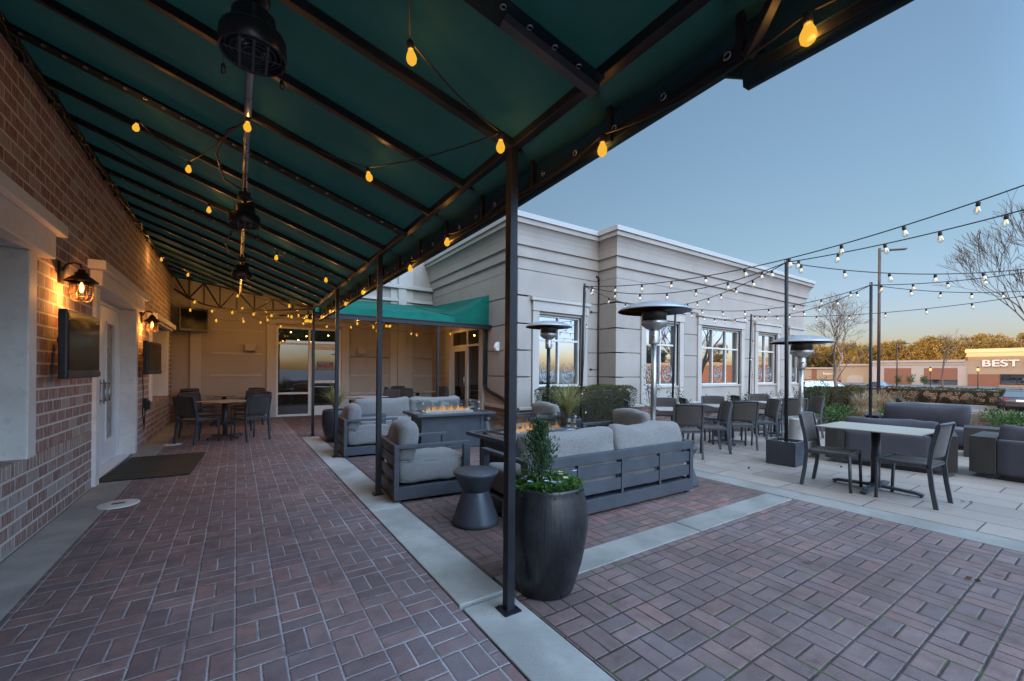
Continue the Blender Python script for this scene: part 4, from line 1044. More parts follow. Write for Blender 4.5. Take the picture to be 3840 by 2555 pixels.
pot('tall dark barrel planter with juniper and pansies beside the nearest canopy post', 1.655, 2.115, [(.170, .003), (.182, .01), (.20, .06), (.238, .19), (.268, .34), (.276, .43), (.270, .53), (.25, .62), (.243, .655), (.243, .668), (.236, .674), (.226, .668), (.222, .62)], 'glaze')
pot('round dark planter with arching grass, behind the third canopy post', 1.60, 8.62, [(.15, .003), (.165, .01), (.21, .16), (.245, .34), (.25, .45), (.24, .55), (.228, .60), (.222, .615), (.21, .61), (.205, .55)], 'glaze2')
pot('round dark planter with arching grass, behind the nearer fire table', 5.25, 6.02, [(.15, .003), (.165, .01), (.22, .16), (.26, .34), (.26, .45), (.25, .50), (.24, .52), (.228, .515), (.22, .47)], 'glaze2')
def juniper(x, y, z, H):
    t = thing('juniper', 'small upright juniper in the middle of the barrel planter', 'shrub', (x, y, z)); b = MB(); rg = random.Random(11)
    for k in range(270):
        h = rg.random()**.8; a = rg.uniform(0, 2*PI); rad = .155*(1-h)**.85+.012; base = Vector((0, 0, h*H*.9)); d = Vector((math.cos(a)*.75, math.sin(a)*.75, .95+.5*h)).normalized(); L = (rad*1.25+.02)*rg.uniform(.55, 1.3)
        for j in range(16):
            u = rg.uniform(.1, 1); p = base+d*(L*u)+Vector((rg.uniform(-.012,.012), rg.uniform(-.012,.012), rg.uniform(-.012,.012)))
            b.leaf(p, d+Vector((rg.uniform(-.7,.7), rg.uniform(-.7,.7), rg.uniform(-.2,.9))), rg.uniform(.018,.036), .0075)
    b.build('foliage', MT['juniper'], t); MB().tube([(0,0,-.03), (.004,0,H*.5), (0,0,H*.92)], [.007,.005,.002], 6).build('stem', MT['bark'], t)
juniper(1.60, 2.10, .63, .45)
def pansy(x, y, z, seed, lab):
    rg = random.Random(seed); t = thing('pansy', lab, 'flower', (x, y, z), 0, 'pansies in the barrel planter'); b = MB(); fl = {'purple': MB(), 'yellow': MB(), 'pale': MB()}
    for k in range(120):
        a = rg.uniform(0, 2*PI); r = .075*math.sqrt(rg.random()); p = (r*math.cos(a), r*math.sin(a), rg.uniform(0, .055)-r*.2); d = (math.cos(a)*rg.uniform(.2,1), math.sin(a)*rg.uniform(.2,1), rg.uniform(.1,.9)); b.leaf(p, d, rg.uniform(.024,.044), rg.uniform(.014,.022))
    b.build('foliage', MT['pansy_leaf'], t); seq = ['purple', 'pale', 'yellow', 'pale']; use = set()
    for k in range(1 if seed % 2 else 2):
        a = rg.uniform(0, 2*PI); r = rg.uniform(.01, .07); c = Vector((r*math.cos(a), r*math.sin(a), rg.uniform(.05,.08))); w = seq[(k+seed) % 4] if k < 3 else 'pale'; use.add(w); s = .013
        for q in range(5):
            g = 2*PI*q/5; e = Vector((math.cos(g), math.sin(g), .25)); fl[w].leaf(c, e, s*1.5, s*1.25, (0,0,1))
    for w in sorted(use): fl[w].build('blossom', MT[w], t, )
for k in range(14):
    a = 2*PI*k/14*1.0+.2; r = .165 if k % 2 else .12
    pansy(1.655+r*math.cos(a), 2.115+r*math.sin(a), .642, 30+k, 'one of the leafy pansies with purple, yellow or pale blossoms around the juniper')
def grass_tuft(x, y, z, H, n, seed, lab, spread=1.):
    rg = random.Random(seed); t = thing('ornamental_grass', lab, 'grass plant', (x, y, z)); b = MB()
    for k in range(n):
        a = rg.uniform(0, 2*PI); L = H*rg.uniform(.65, 1.15); lean = rg.uniform(.15, 1.0)*spread; pts = []; w0 = rg.uniform(.004, .0075); N = 9
        for j in range(N+1):
            u = j/N; r = lean*L*(u**1.6)*.95+.02; zz = L*(u-.62*lean*u**2.6); pts.append(Vector((r*math.cos(a), r*math.sin(a), zz)))
        s = Vector((-math.sin(a), math.cos(a), 0)); vs = []
        for j, p in enumerate(pts): w = w0*(1-(j/N)**2*.92); vs += [tuple(p-s*w), tuple(p+s*w)]
        b.add(vs, [(2*j, 2*j+1, 2*j+3, 2*j+2) for j in range(N)], True)
    b.build('blades', MT['blade'], t); return t
grass_tuft(1.60, 8.62, .56, .68, 150, 3, 'yellow green arching grass in the planter behind the third canopy post', .95)
grass_tuft(5.25, 6.02, .47, 1.0, 230, 4, 'yellow green arching grass in the planter behind the nearer fire table', 1.0)
def cube_pot(x, y, rz, lab, s=.40, h=.36):
    t = thing('square_planter', lab, 'planter', (x, y, 0), rz, 'square planters holding light poles'); b = MB()
    for sx, sy, wx, wy in ((0, -1, s, .025), (0, 1, s, .025), (-1, 0, .025, s-.05), (1, 0, .025, s-.05)): b.cbox((sx*(s/2-.0125), sy*(s/2-.0125), h/2+.004), (wx, wy, h))
    b.build('pot', MT['char'], t, bevel=.004); g = MB(); rg = random.Random(2)
    g.box((-s/2+.025, -s/2+.025, .02), (s/2-.025, s/2-.025, h-.045))
    for k in range(160):
        c = (rg.uniform(-s/2+.04, s/2-.04), rg.uniform(-s/2+.04, s/2-.04), h-.045); r = rg.uniform(.010, .02); g.lathe([(0, -r*.5), (r, 0), (r*.6, r*.6), (0, r*.75)], 6, c)
    g.build('river_stones', MT['pebble'], t); return t
MT['pebble'] = pmat('river_pebble', (.24,.20,.16), .7, 0, .4, 30, 80, .2)
cube_pot(7.02, 3.02, R(4), 'square charcoal planter holding the light pole beside the nearest terrace table')
cube_pot(8.85, 5.05, R(-40), 'square charcoal planter half hidden behind the middle terrace table', .34, .34)

# ------------------------------------------------------------------ patio heaters
def heater(x, y, z, lab, dark=False):
    t = thing('patio_heater', lab, 'patio heater', (x, y, 0), 0, 'mushroom patio heaters'); sm = MT['steel']; pm = MT['black'] if dark else MT['steel']
    b = MB(); b.lathe([(.235, .004), (.235, .05), (.225, .06), (.225, .60), (.20, .64), (.05, .66)], 32); b.build('base', sm if not dark else MT['char'], t)
    MB().lathe([(.035, .64), (.035, z-.56)], 20).build('pole', pm, t)
    c = MB(); c.lathe([(.03, z-.58), (.062, z-.57), (.066, z-.55), (.066, z-.40), (.058, z-.385), (.05, z-.38)], 24); c.cbox((.07, -.02, z-.50), (.03, .05, .05)); c.tube([(-.06, -.05, z-.47), (-.11, -.08, z-.47)], .012, 8); c.build('control_housing', sm, t)
    e = MB(); e.lathe([(.05, z-.385), (.09, z-.37), (.165, z-.315), (.168, z-.265), (.16, z-.255)], 32); e.build('burner_bowl', sm, t)
    m = MB(); m.lathe([(.158, z-.258), (.158, z-.07), (.12, z-.06)], 32); m.build('emitter_screen', MT['heater_dark'], t)
    d = MB(); d.lathe([(.470, z-.135), (.473, z-.128), (.43, z-.095), (.33, z-.05), (.20, z-.018), (.08, z-.004), (0, z)], 56); d.lathe([(0, z-.012), (.20, z-.03), (.33, z-.062), (.43, z-.106), (.470, z-.135)], 56); d.build('reflector', MT['dish'], t)
    return t
MT['dish'] = pmat('spun_aluminium', (.34,.345,.35), .46, .55, .08, 3, 60, 0)
heater(4.66, 3.62, 2.33, 'tall steel patio heater in the middle, between the sofa and the dining tables')
heater(5.32, 6.72, 2.42, 'patio heater with a black pole in front of the clipped hedge', True)
heater(8.05, 3.23, 2.04, 'steel patio heater on the right, behind the square planter')

# ------------------------------------------------------------------ sectional lounge on the right of the terrace
def sectional(lab, x, y, rz, W, ends, back_h, cush):
    t = thing('sectional_sofa', lab, 'sofa', (x, y, 0), rz, 'slate sectional sofas'); D = .86
    b = MB(); b.box((-W/2+.05, -D/2+.06, .0), (W/2-.05, D/2-.06, .07)); b.build('plinth', MT['plastic'], t)
    MB().cushion((0, .06, .23), (W-.02, D-.16, .31), .03, .012, 10, 3).build('seat', MT['dark_cloth'], t)
    MB().cushion((0, -D/2+.075, .07+back_h/2), (W-.004, .15, back_h), .025, .006, 10, 4).build('back', MT['dark_cloth'], t)
    for i, (cx, cw, ch_, cy) in enumerate(cush):
        o = MB().cushion((0, 0, 0), (cw, .17, ch_), .05, .045, 12, 9+i, .012, .02).build('back_cushion', MT['dark_cloth'], t); o.location = (cx, -D/2+.22+cy, .375+ch_/2); o.rotation_euler = (R(-11), 0, 0)
    for sx in ends:
        c = MB(); x0 = sx*(W/2+.003); x1 = x0+sx*.24; x0, x1 = sorted((x0, x1)); y0, y1 = -D/2, D/2
        c.box((x0, y0, .07), (x0+.02, y1, .53)); c.box((x1-.02, y0, .07), (x1, y1, .53)); c.box((x0, y0, .53), (x1, y1, .555)); c.box((x0+.02, y0, .07), (x1-.02, y0+.02, .53)); c.box((x0+.02, y0+.02, .28), (x1-.02, y1-.02, .30)); c.build('end_shelf', MT['wicker'], t, bevel=.003)
    return t
sectional('slate sectional sofa seen from behind, past the nearest terrace table', 8.33, 2.16, R(-90+12), .95, (-1, 1), .455, [(0.02, 1.02, .33, .02)])
sectional('slate sectional sofa at the right edge, its back panel toward the viewer', 8.78, .22, R(-90), 1.70, (-1,), .465, [(-.42, .86, .33, 0), (.44, .84, .33, 0)])
sectional('slate sectional sofa facing the viewer with one wide back cushion', 11.35, 2.42, R(90+14), 1.25, (1,), .42, [(-.05, 1.22, .42, .0)])
sectional('slate sectional sofa facing the viewer, cut by the right edge', 11.6, .35, R(90), 1.25, (), .42, [(0, 1.2, .42, 0)])
def cube_table(lab, x, y, rz):
    t = thing('cube_table', lab, 'side table', (x, y, 0), rz); b = MB(); s = .27
    b.box((-s, -s, 0), (-s+.02, s, .47)); b.box((s-.02, -s, 0), (s, s, .47)); b.box((-s, -s, .47), (s, s, .50)); b.box((-s+.02, s-.02, 0), (s-.02, s, .47)); b.box((-s+.02, -s+.02, .05), (s-.02, s-.02, .07)); b.build('shell', MT['wicker'], t, bevel=.003)
cube_table('dark open cube table between the slate sofas', 10.55, 1.45, R(100))
# ------------------------------------------------------------------ string lights
_bm = {}
def bulb_parts(kind):
    if kind in _bm: return _bm[kind]
    s = MB(); s.lathe([(.006, .0), (.018, -.004), (.020, -.012), (.020, -.045), (.017, -.05)], 10)
    g = MB(); pr = [(.014, -.048), (.017, -.058), (.029, -.085), (.032, -.102), (.027, -.122), (.012, -.136), (0, -.138)]; g.lathe(pr, 12)
    f = MB(); f.lathe([(.003, -.055), (.007, -.075), (.009, -.095), (.003, -.11), (0, -.112)], 6)
    _bm[kind] = (s, g, f); return _bm[kind]
first = {}
BULB_W = 1.0
def add_bulb(t, p, kind, tilt=(0,0), sc=1.0, power=1.0):
    s, g, f = bulb_parts(kind); key = kind
    gm = MT['amber'] if kind == 'amber' else MT['bulb_glass']
    if key not in first:
        b = g.build('bulb', gm, t); so = s.build('socket', MT['socket'], b); fi = f.build('filament', MT['fil'], b) if kind == 'clear' else None
        first[key] = (b.data, so.data, fi.data if fi else None)
    else:
        bd, sd, fd = first[key]; b = bpy.data.objects.new('bulb', bd); COL.objects.link(b); b.parent = t
        so = bpy.data.objects.new('socket', sd); COL.objects.link(so); so.parent = b
        if fd: fi = bpy.data.objects.new('filament', fd); COL.objects.link(fi); fi.parent = b
    b.location = p; b.rotation_euler = (R(tilt[0]), R(tilt[1]), 0); b.scale = (sc, sc, sc)
    if kind == 'amber': lamp_light((0, 0, -.092), BULB_W*power, (1., .72, .46), .02, b, 'lamp')
def string(lab, pts, kind, group, sag=.03, tilts=None, cap=True, sc=.74, power=1.0):
    # pts: cable supports, a bulb at every listed point that is not an end marked None
    P = [Vector(p[:3]) for p in pts]; t = thing('string_light', lab, 'string light', tuple(P[0]), 0, group); o = P[0]; path = []
    for i in range(len(P)-1):
        for j in range(8):
            u = j/8; q = P[i].lerp(P[i+1], u); q.z -= sag*4*u*(1-u); path.append(tuple(q-o))
    path.append(tuple(P[-1]-o)); MB().tube(path, .0045, 5).build('cable', MT['socket'], t)
    rg = random.Random(len(lab))
    for i, p in enumerate(pts):
        if len(p) > 3 and p[3] == 0: continue
        add_bulb(t, tuple(P[i]-o), kind, (rg.uniform(-9, 9), rg.uniform(-9, 9)), sc, power)
    return t
def span(lab, A, B, sag, n, group, off=.5):
    A = Vector(A); B = Vector(B); t = thing('string_light', lab, 'string light', tuple(A), 0, group); path = []
    def at_(u): q = A.lerp(B, u); q.z -= sag*4*u*(1-u); return q-A
    MB().tube([tuple(at_(j/40)) for j in range(41)], .0075, 5).build('cable', MT['socket'], t); rg = random.Random(len(lab)+n)
    for k in range(n):
        u = (k+off)/n; p = at_(u); add_bulb(t, (p.x, p.y, p.z-.005), 'clear', (rg.uniform(-12, 12), rg.uniform(-12, 12)), .92)
GA = 'amber string lights under the canopy'; GC = 'clear string lights between the terrace poles'
U = .045
string('amber string light zigzagging under the canopy from the nearest post to the brick wall', [(.30,.9,3.02,0),(.63,1.8,2.8+U),(1.15,1.87,2.59+U),(.75,2.99,2.75+U),(.05,3.32,3.03+U),(-.37,4.74,3.2+U),(-.68,4.46,3.33+U)], 'amber', GA, power=.30)
string('amber string light crossing the canopy beyond the middle fan', [(-1.2,5.2,3.6,0),(-.27,5.71,3.16+U),(.43,6.33,2.88+U),(1.01,6.21,2.64+U),(1.28,6.9,2.6,0)], 'amber', GA, power=.6)
string('amber string light crossing the canopy near the far brick corner', [(-1.2,10.2,3.50),(-.84,10.75,3.36),(0.01,10.95,3.05),(.86,9.3,2.70),(1.26,9.4,2.66,0)], 'amber', GA, power=1.5)
string('amber string light hung along the outer valance of the canopy', [(1.45,-.4,2.49,0),(1.45,.57,2.485),(1.45,1.428,2.515),(1.45,2.32,2.51,0),(1.45,3.19,2.515),(1.45,4.086,2.48),(1.45,5.0,2.50,0),(1.45,5.99,2.53),(1.45,7.07,2.51),(1.44,8.3,2.53),(1.44,9.3,2.53)], 'amber', GA, .05, power=.25)
string('amber string light looping in front of the back wall, left of the glass door', [(-1.2,12.2,3.3,0),(-.80,11.8,2.95),(-.42,12.0,2.58),(.12,12.2,2.62),(.10,11.6,2.86),(.55,11.5,2.84),(.62,12.0,2.68),(.95,12.2,2.75,0)], 'amber', GA, .06, power=1.5)
string('amber string light looping under the teal awning toward the side door', [(1.0,11.2,2.72),(1.15,10.5,2.66),(1.9,10.1,2.55),(2.32,10.0,2.52),(3.0,11.2,2.58),(4.25,11.8,2.52),(4.45,11.9,2.5),(5.3,11.4,2.55)], 'amber', GA, .05, power=1.6)
string('amber string light draped along the diagonal truss toward the outer post', [(-1.25,13.3,3.1,0),(-.95,12.7,2.86),(-.5,12.0,2.80),(-.1,11.3,2.72),(.3,10.8,2.66),(.62,10.3,2.60),(.95,9.9,2.56),(1.2,9.6,2.55),(1.3,9.5,2.6,0)], 'amber', GA, .06, power=.9)
string('amber string light looping over the glass door and the near awning tables', [(.2,12.9,2.95,0),(.5,12.6,2.66),(.95,12.5,2.58),(1.45,12.2,2.66),(1.95,11.8,2.58),(2.6,12.0,2.62),(3.4,12.4,2.60),(4.0,12.6,2.75,0)], 'amber', GA, .06, power=.9)
PL = {'a': (7.02, 3.02), 'b': (10.45, 2.98), 'c': (12.9, 6.55), 'd': (5.84, 6.27), 'e': (9.45, 6.72), 'f': (6.55, -.55), 'g': (10.4, -.2), 'h': (13.4, .2)}
PT = {'a': 3.13, 'b': 3.20, 'c': 3.17, 'd': 3.17, 'e': 3.17, 'f': 3.62, 'g': 3.2, 'h': 3.2}
labs = {'a': 'thin black pole standing in the square planter by the nearest terrace table', 'b': 'thin black pole rising behind the slate sofas', 'c': 'thin black pole wrapped with small lamps before the far wing windows', 'd': 'thin black pole rising in front of the hedge by the first wing window', 'e': 'thin black pole behind the tall middle heater, leaning slightly', 'f': 'thin black pole beyond the right edge holding the string lights', 'g': 'thin black pole beyond the slate sofas at the right', 'h': 'furthest thin black pole at the right of the terrace'}
lean = {'a': (-.04, 0), 'b': (.05, .02), 'c': (.06, -.03), 'd': (.06, -.02), 'e': (.08, -.03)}
for k, (x, y) in PL.items():
    lx, ly = lean.get(k, (0, 0)); t = thing('light_pole', labs[k], 'pole', (x, y, 0), 0, 'thin poles carrying the string lights'); z0 = .32 if k == 'a' else (hgt(x, y)+.02)
    MB().tube([(-lx*.5, -ly*.5, z0), (lx*.5, ly*.5, PT[k])], .026, 10).build('tube', MT['black'], t); h = MB(); h.ring((lx*.5, ly*.5, PT[k]-.04), .03, .006, 'y', 12, 5); h.build('hook', MT['chrome'], t)
def top(k, dz=-.05): x, y = PL[k]; lx, ly = lean.get(k, (0, 0)); return (x+lx*.5, y+ly*.5, PT[k]+dz)
for a, b_, sg, n, lab in (('d', 'f', .42, 12, 'clear string light from the hedge pole, passing in front of the planter pole'),
        ('a', 'f', .10, 7, 'clear string light from the planter pole up to the right edge'), ('d', 'a', .30, 7, 'clear string light from the hedge pole to the planter pole'),
        ('d', 'e', .20, 6, 'clear string light from the hedge pole behind the tall heater'), ('e', 'a', .12, 8, 'clear string light from the heater pole up to the planter pole'),
        ('e', 'b', .30, 8, 'clear string light from the heater pole to the pole behind the sofas'), ('e', 'c', .22, 7, 'clear string light along the wing windows to the wrapped pole'),
        ('c', 'b', .22, 8, 'clear string light from the wrapped pole to the pole behind the sofas'), ('c', 'h', .25, 9, 'lowest clear string light crossing the bare tree to the right'),
        ('a', 'g', .28, 8, 'clear string light from the planter pole sagging across the lamp post'), ('b', 'g', .14, 7, 'clear string light from the sofa pole rising to the right edge'), ('b', 'h', .20, 8, 'clear string light from the sofa pole sagging low to the right')):
    e = top(b_); e = (e[0], e[1], e[2]-(.36 if (a, b_) == ('a', 'f') else 0)); span(lab, top(a), e, sg, n, GC, .35)
# small wrapped lamps up two of the poles
for k, zs_ in (('d', (2.35, 1.0, .62)), ('c', (2.35, 1.85, 1.35))):
    x, y = PL[k]; P = [(x+.04, y-.04, 3.0, 0)]+[(x+.05*(-1)**i, y-.05, z) for i, z in enumerate(zs_)]+[(x+.03, y-.03, .4, 0)]
    string('short string of lamps wound down the %s' % ('hedge pole' if k == 'd' else 'wrapped pole'), P, 'clear', GC, .02, sc=.7)

# ------------------------------------------------------------------ planting beds
MT['mulch'] = pmat('mulch', (.060,.032,.026), .95, 0, .55, 25, 130, 1., .03)
b = MB(); pts = [(5.45,6.09),(6.2,5.99),(8.7,5.69),(10.9,4.89),(12.3,3.69),(13.6,2.19),(14,-6),(38,-6),(38,9.3),(20.9,9.3),(19.4,9.3),(19.4,7.75),(8.3,7.75),(8.3,8.35),(5.69,8.35),(5.45,8.35)]
from mathutils.geometry import tessellate_polygon
def bedz(x, y): return hgt(x, y)+.03 + .02*math.sin(x*1.7)*math.sin(y*2.1) - (.02 if x < 13 else 0)
xs = [5.45+.25*i for i in range(131)]; ys = [-6+.25*i for i in range(62)]
def inside(x, y):
    c = False; n = len(pts)
    for i in range(n):
        x1, y1 = pts[i]; x2, y2 = pts[(i+1)%n]
        if (y1 > y) != (y2 > y) and x < (x2-x1)*(y-y1)/(y2-y1)+x1: c = not c
    return c
vs = [(x, y, bedz(x, y)) for x in xs for y in ys]; ny = len(ys); fs = []
for i in range(len(xs)-1):
    for j in range(ny-1):
        if inside(xs[i]+.125, ys[j]+.125): fs.append((i*ny+j, (i+1)*ny+j, (i+1)*ny+j+1, i*ny+j+1))
b.add(vs, fs, True); tag(b.build('planting_bed', MT['mulch']), kind='structure')
b = MB(); rg = random.Random(9)
for k in range(5200):
    x = rg.uniform(5.6, 22); y = rg.uniform(-3, 7.6)
    if inside(x, y) and inside(x-.1, y-.1): b.leaf((x, y, bedz(x, y)+.012), (rg.uniform(-1,1), rg.uniform(-1,1), rg.uniform(-.1,.5)), rg.uniform(.03,.07), rg.uniform(.02,.04))
tag(b.build('leaf_litter', MT['leaf_litter']), kind='stuff')
b = MB()
for x, y in ((6.1,3.1),(7.4,2.4),(6.55,1.05),(4.4,.5),(4.1,.65),(7.9,3.6),(6.0,3.7),(3.5,1.35)):
    for k in range(2): b.leaf((x+rg.uniform(-.03,.03), y+rg.uniform(-.03,.03), .012), (rg.uniform(-1,1), rg.uniform(-1,1), .25), .05, .028)
tag(b.build('fallen_leaves', MT['leaf_litter']), kind='stuff')

def hedge(lab, x0, y0, x1, y1, z0, z1, m, n, seed, rnd_=.06, ls=(.028,.045), group='clipped hedges'):
    rg = random.Random(seed); cx, cy = (x0+x1)/2, (y0+y1)/2; t = thing('hedge', lab, 'hedge', (cx, cy, z0), 0, group); b = MB(); hx, hy, H = (x1-x0)/2, (y1-y0)/2, z1-z0
    A = [2*hx*H, 2*hx*H, 2*hy*H, 2*hy*H, 4*hx*hy]; S = sum(A)
    def wob(x, y, z): return rnd_*(math.sin(x*3.1+y*2)+math.sin(x*7+z*5)*.6+math.sin(y*6+z*3)*.6)*.45
    for k in range(n):
        r = rg.random()*S; f = 0
        while r > A[f]: r -= A[f]; f += 1
        x = rg.uniform(-hx, hx); y = rg.uniform(-hy, hy); z = rg.uniform(0.02, H); nn = (0,0,1)
        dep = abs(rg.gauss(0, .045))
        if f == 0: y = -hy+dep; nn = (0,-1,.2)
        elif f == 1: y = hy-dep; nn = (0,1,.2)
        elif f == 2: x = -hx+dep; nn = (-1,0,.2)
        elif f == 3: x = hx-dep; nn = (1,0,.2)
        else: z = H-dep
        # soften the top edges
        ex = max(0, abs(x)-(hx-.12)); ey = max(0, abs(y)-(hy-.12)); z = min(z, H-(ex+ey)*.45)
        w = wob(x, y, z); p = (x+nn[0]*w, y+nn[1]*w, z+(w if f == 4 else 0)); d = (nn[0]+rg.uniform(-1,1), nn[1]+rg.uniform(-1,1), nn[2]+rg.uniform(-.6,1))
        b.leaf(p, d, rg.uniform(*ls), rg.uniform(ls[0]*.55, ls[1]*.6))
    b.build('foliage', MT[m], t); c = MB(); c.box((-hx+.09, -hy+.09, 0), (hx-.09, hy-.09, H-.10)); c.build('branches', MT['twig'], t, bevel=.08)
MT['twig'] = pmat('inner_twigs', (.018,.017,.010), .95, 0, .5, 20, 90, .8, .02)
hedge('large clipped hedge under the first wing window, behind the grass planter', 5.62, 6.95, 8.30, 7.58, -.02, 1.03, 'hedge', 15000, 1)
hedge('clipped bronze green hedge beyond the terrace, right of the wing corner', 21.6, 7.4, 25.2, 8.9, -.40, .72, 'hedge_red', 9000, 2, .07, (.05,.085))
hedge('long dark hedge across the road in front of the parking lot', 49.6, -6, 51.0, 17.5, -1.12, .22, 'hedge', 9000, 3, .10, (.10,.17))
def bush(name, lab, cat, x, y, z, r, h, n, m, seed, L=(.03,.06), group=None, stems=4, up=.6, wf=.5):
    rg = random.Random(seed); t = thing(name, lab, cat, (x, y, z), 0, group); b = MB(); s = MB(); tips = []
    for k in range(stems):
        a = 2*PI*k/stems+rg.uniform(-.4,.4); rr = r*rg.uniform(.3,.75); tip = Vector((rr*math.cos(a), rr*math.sin(a), h*rg.uniform(.65,.95))); s.tube([(0,0,0), tuple(tip*.5+Vector((0,0,h*.08))), tuple(tip)], [.009,.006,.003], 5); tips.append(tip)
    for k in range(n):
        tp = tips[k % stems]; u = rg.uniform(.25, 1.05); c = tp*u+Vector((0,0,h*.06)); rad = r*.38*(1.1-.45*u); v = Vector((rg.gauss(0,1), rg.gauss(0,1), rg.gauss(0,1))).normalized()*rad*rg.random()**.4
        p = c+v; p.z = max(.01, p.z); d = v.normalized()+Vector((0,0,up)); b.leaf(p, d, rg.uniform(*L), rg.uniform(L[0]*wf, L[1]*wf))
    b.build('foliage', MT[m], t); s.build('stem', MT['bark'], t); return t
GS = 'small upright shrubs along the wing wall'
for i, (px_, h, w) in enumerate(((10.2,.62,'behind the first terrace table'),(11.05,.70,'under the left jamb of the triple window'),(12.15,.72,'under the triple window at its left'),(13.05,.74,'under the middle of the triple window'),(14.35,.80,'at the right jamb of the triple window'),(15.5,.82,'between the triple and the double window'),(16.6,.84,'under the double window'),(17.6,.88,'right of the double window'),(18.9,.86,'at the far wing corner'))):
    bush('shrub', 'small upright green shrub %s' % w, 'shrub', px_, 6.75, .0, .20, h, 260, 'shrub', 50+i, (.035,.07), GS, 4)
bush('shrub', 'tall loose leafy shrub left of the second window, behind the heater pole', 'shrub', 9.15, 7.15, 0, .34, 1.55, 420, 'shrub', 71, (.035,.06), GS, 5)
bush('shrub', 'loose leafy shrub under the second window beside the leaning pole', 'shrub', 10.0, 7.1, 0, .30, .98, 260, 'shrub', 72, (.035,.06), GS, 4)
for i, (x, y, h) in enumerate(((20.3,7.4,1.5),(20.9,8.2,1.25))): bush('shrub', 'tall twiggy shrub at the wing corner, %s' % ('nearer the building' if i == 0 else 'against the bronze hedge'), 'shrub', x, y, -.35, .5, h, 420, 'shrub', 80+i, (.05,.09), 'twiggy shrubs at the wing corner', 6)
GL = 'low leafy shrubs behind the terrace'
for i, (x, y, r, h, w) in enumerate(((12.2,5.0,.55,.55,'low leafy green shrub nearest the dining chairs, at the bed edge'),(13.2,4.5,.6,.52,'low leafy green shrub left of the thin pole behind the sofas'),(14.2,4.9,.6,.55,'low leafy green shrub further back among the dry grass'),(14.5,3.7,.55,.48,'low leafy green shrub behind the long slate cushion'),(16.2,1.9,.7,.62,'low leafy green shrub right of the wide back cushion'),(17.4,1.5,.75,.65,'low leafy green shrub nearest the dark car'),(18.6,2.2,.6,.55,'low leafy green shrub beside the road edge'))):
    bush('low_shrub', w, 'shrub', x, y, hgt(x, y), r, h, 420, 'lowshrub', 90+i, (.06,.11), GL, 9, .7)
GD = 'clumps of dry grass and twigs in the bed'
for i, (x, y, h) in enumerate(((16.5,5.6,.55),(17.5,4.9,.6),(18.5,5.6,.6),(19.5,4.9,.6),(18.8,4.2,.5),(20.8,5.8,.6),(22.5,6.4,.65),(23.5,5.5,.7),(25.5,6.9,.8),(27,6.2,.8),(29,7.4,.8),(22,2.6,.7),(23.5,3.2,.7),(21.0,3.4,.6),(22.4,6.5,1.1),(23.3,7.0,1.25),(24.3,6.6,1.3),(25.2,7.2,1.35),(24.0,5.9,1.1),(26.4,7.6,1.4),(27.6,7.2,1.3))):
    rg = random.Random(i); t = thing('dry_grass_clump', 'pale dry grass clump in the bed between the terrace and the road', 'grass plant', (x, y, hgt(x, y)), 0, GD); b = MB()
    for k in range(190):
        a = rg.uniform(0, 2*PI); L = h*rg.uniform(.5, 1.1); q = rg.uniform(.1, .9); r0 = rg.uniform(0, .25); c, s = math.cos(a), math.sin(a); p0 = Vector((r0*c, r0*s, 0)); p1 = p0+Vector((q*L*.35*c, q*L*.35*s, L*.6)); p2 = p0+Vector((q*L*.9*c, q*L*.9*s, L*(1-.5*q))); w = .011
        sd = Vector((-s, c, 0))*w; b.add([tuple(p0-sd), tuple(p0+sd), tuple(p1+sd*.8), tuple(p1-sd*.8), tuple(p2)], [(0,1,2,3), (3,2,4)])
    b.build('blades', MT['tan'], t)
GH = 'dried hydrangeas along the far hedge'
rg = random.Random(21)
for i in range(15):
    y = -2.5+i*1.22+rg.uniform(-.2,.2); x = 48.6+rg.uniform(-.3,.3); t = thing('hydrangea', 'brown dried hydrangea in front of the dark hedge across the road', 'shrub', (x, y, -1.09), 0, GH); b = MB(); s = MB()
    for k in range(rg.randint(9, 14)):
        c = Vector((rg.uniform(-.5,.5), rg.uniform(-.6,.6), rg.uniform(.5,1.0))); s.tube([(c.x*.3, c.y*.3, 0), tuple(c)], .012, 4)
        for q in range(46):
            v = Vector((rg.gauss(0,1), rg.gauss(0,1), rg.gauss(0,1))).normalized(); b.leaf(c+v*.115*rg.uniform(.6,1), v+Vector((rg.uniform(-.6,.6), rg.uniform(-.6,.6), 0)), .065, .06)
    b.build('flower_heads', MT['hydra'], t); s.build('stem', MT['bark'], t)

# ------------------------------------------------------------------ road and kerbs
def strip(name, m, x0, x1, y0, y1, dz, h=None):
    ys = frange(y0, y1, 10); 
    if h: 
        b = MB(); 
        b.box((x0, y0, -1.3), (x1, y1, -1.10+h)); return tag(b.build(name, m, bevel=.02), kind='structure')
    return sheet(name, m, [x0, x1], ys, dz)
MT['road'] = pmat('worn_road', (.135,.14,.15), .85, 0, .15, .8, 70, .3)
sheet('road', MT['road'], [38.3, 42, 44, 48.1], frange(-80, 80, 16), .006)
b = MB(); b.box((38.05, -80, -1.3), (38.28, 60, -.86)); b.box((48.12, -80, -1.3), (48.35, 60, -.97)); tag(b.build('road_kerb', MT['kerb'], bevel=.02), kind='structure')
MT['path'] = MT['kerb']
sheet('pavement', MT['kerb'], [33.5, 35.3], frange(-6, 9, 6), .05)
sheet('verge', MT['mulch'], [48.36, 51.6], frange(-60, 40, 8), .02)
MT['paint'] = pmat('road_paint', (.6,.6,.58), .7, 0, .2, 3, 50, .1)
b = MB()
for i in range(20): y = -30+i*2.7; b.box((58, y, -1.092), (64, y+.11, -1.088)); b.box((78, y, -1.092), (84, y+.11, -1.088))
tag(b.build('parking_lines', MT['paint']), kind='structure')

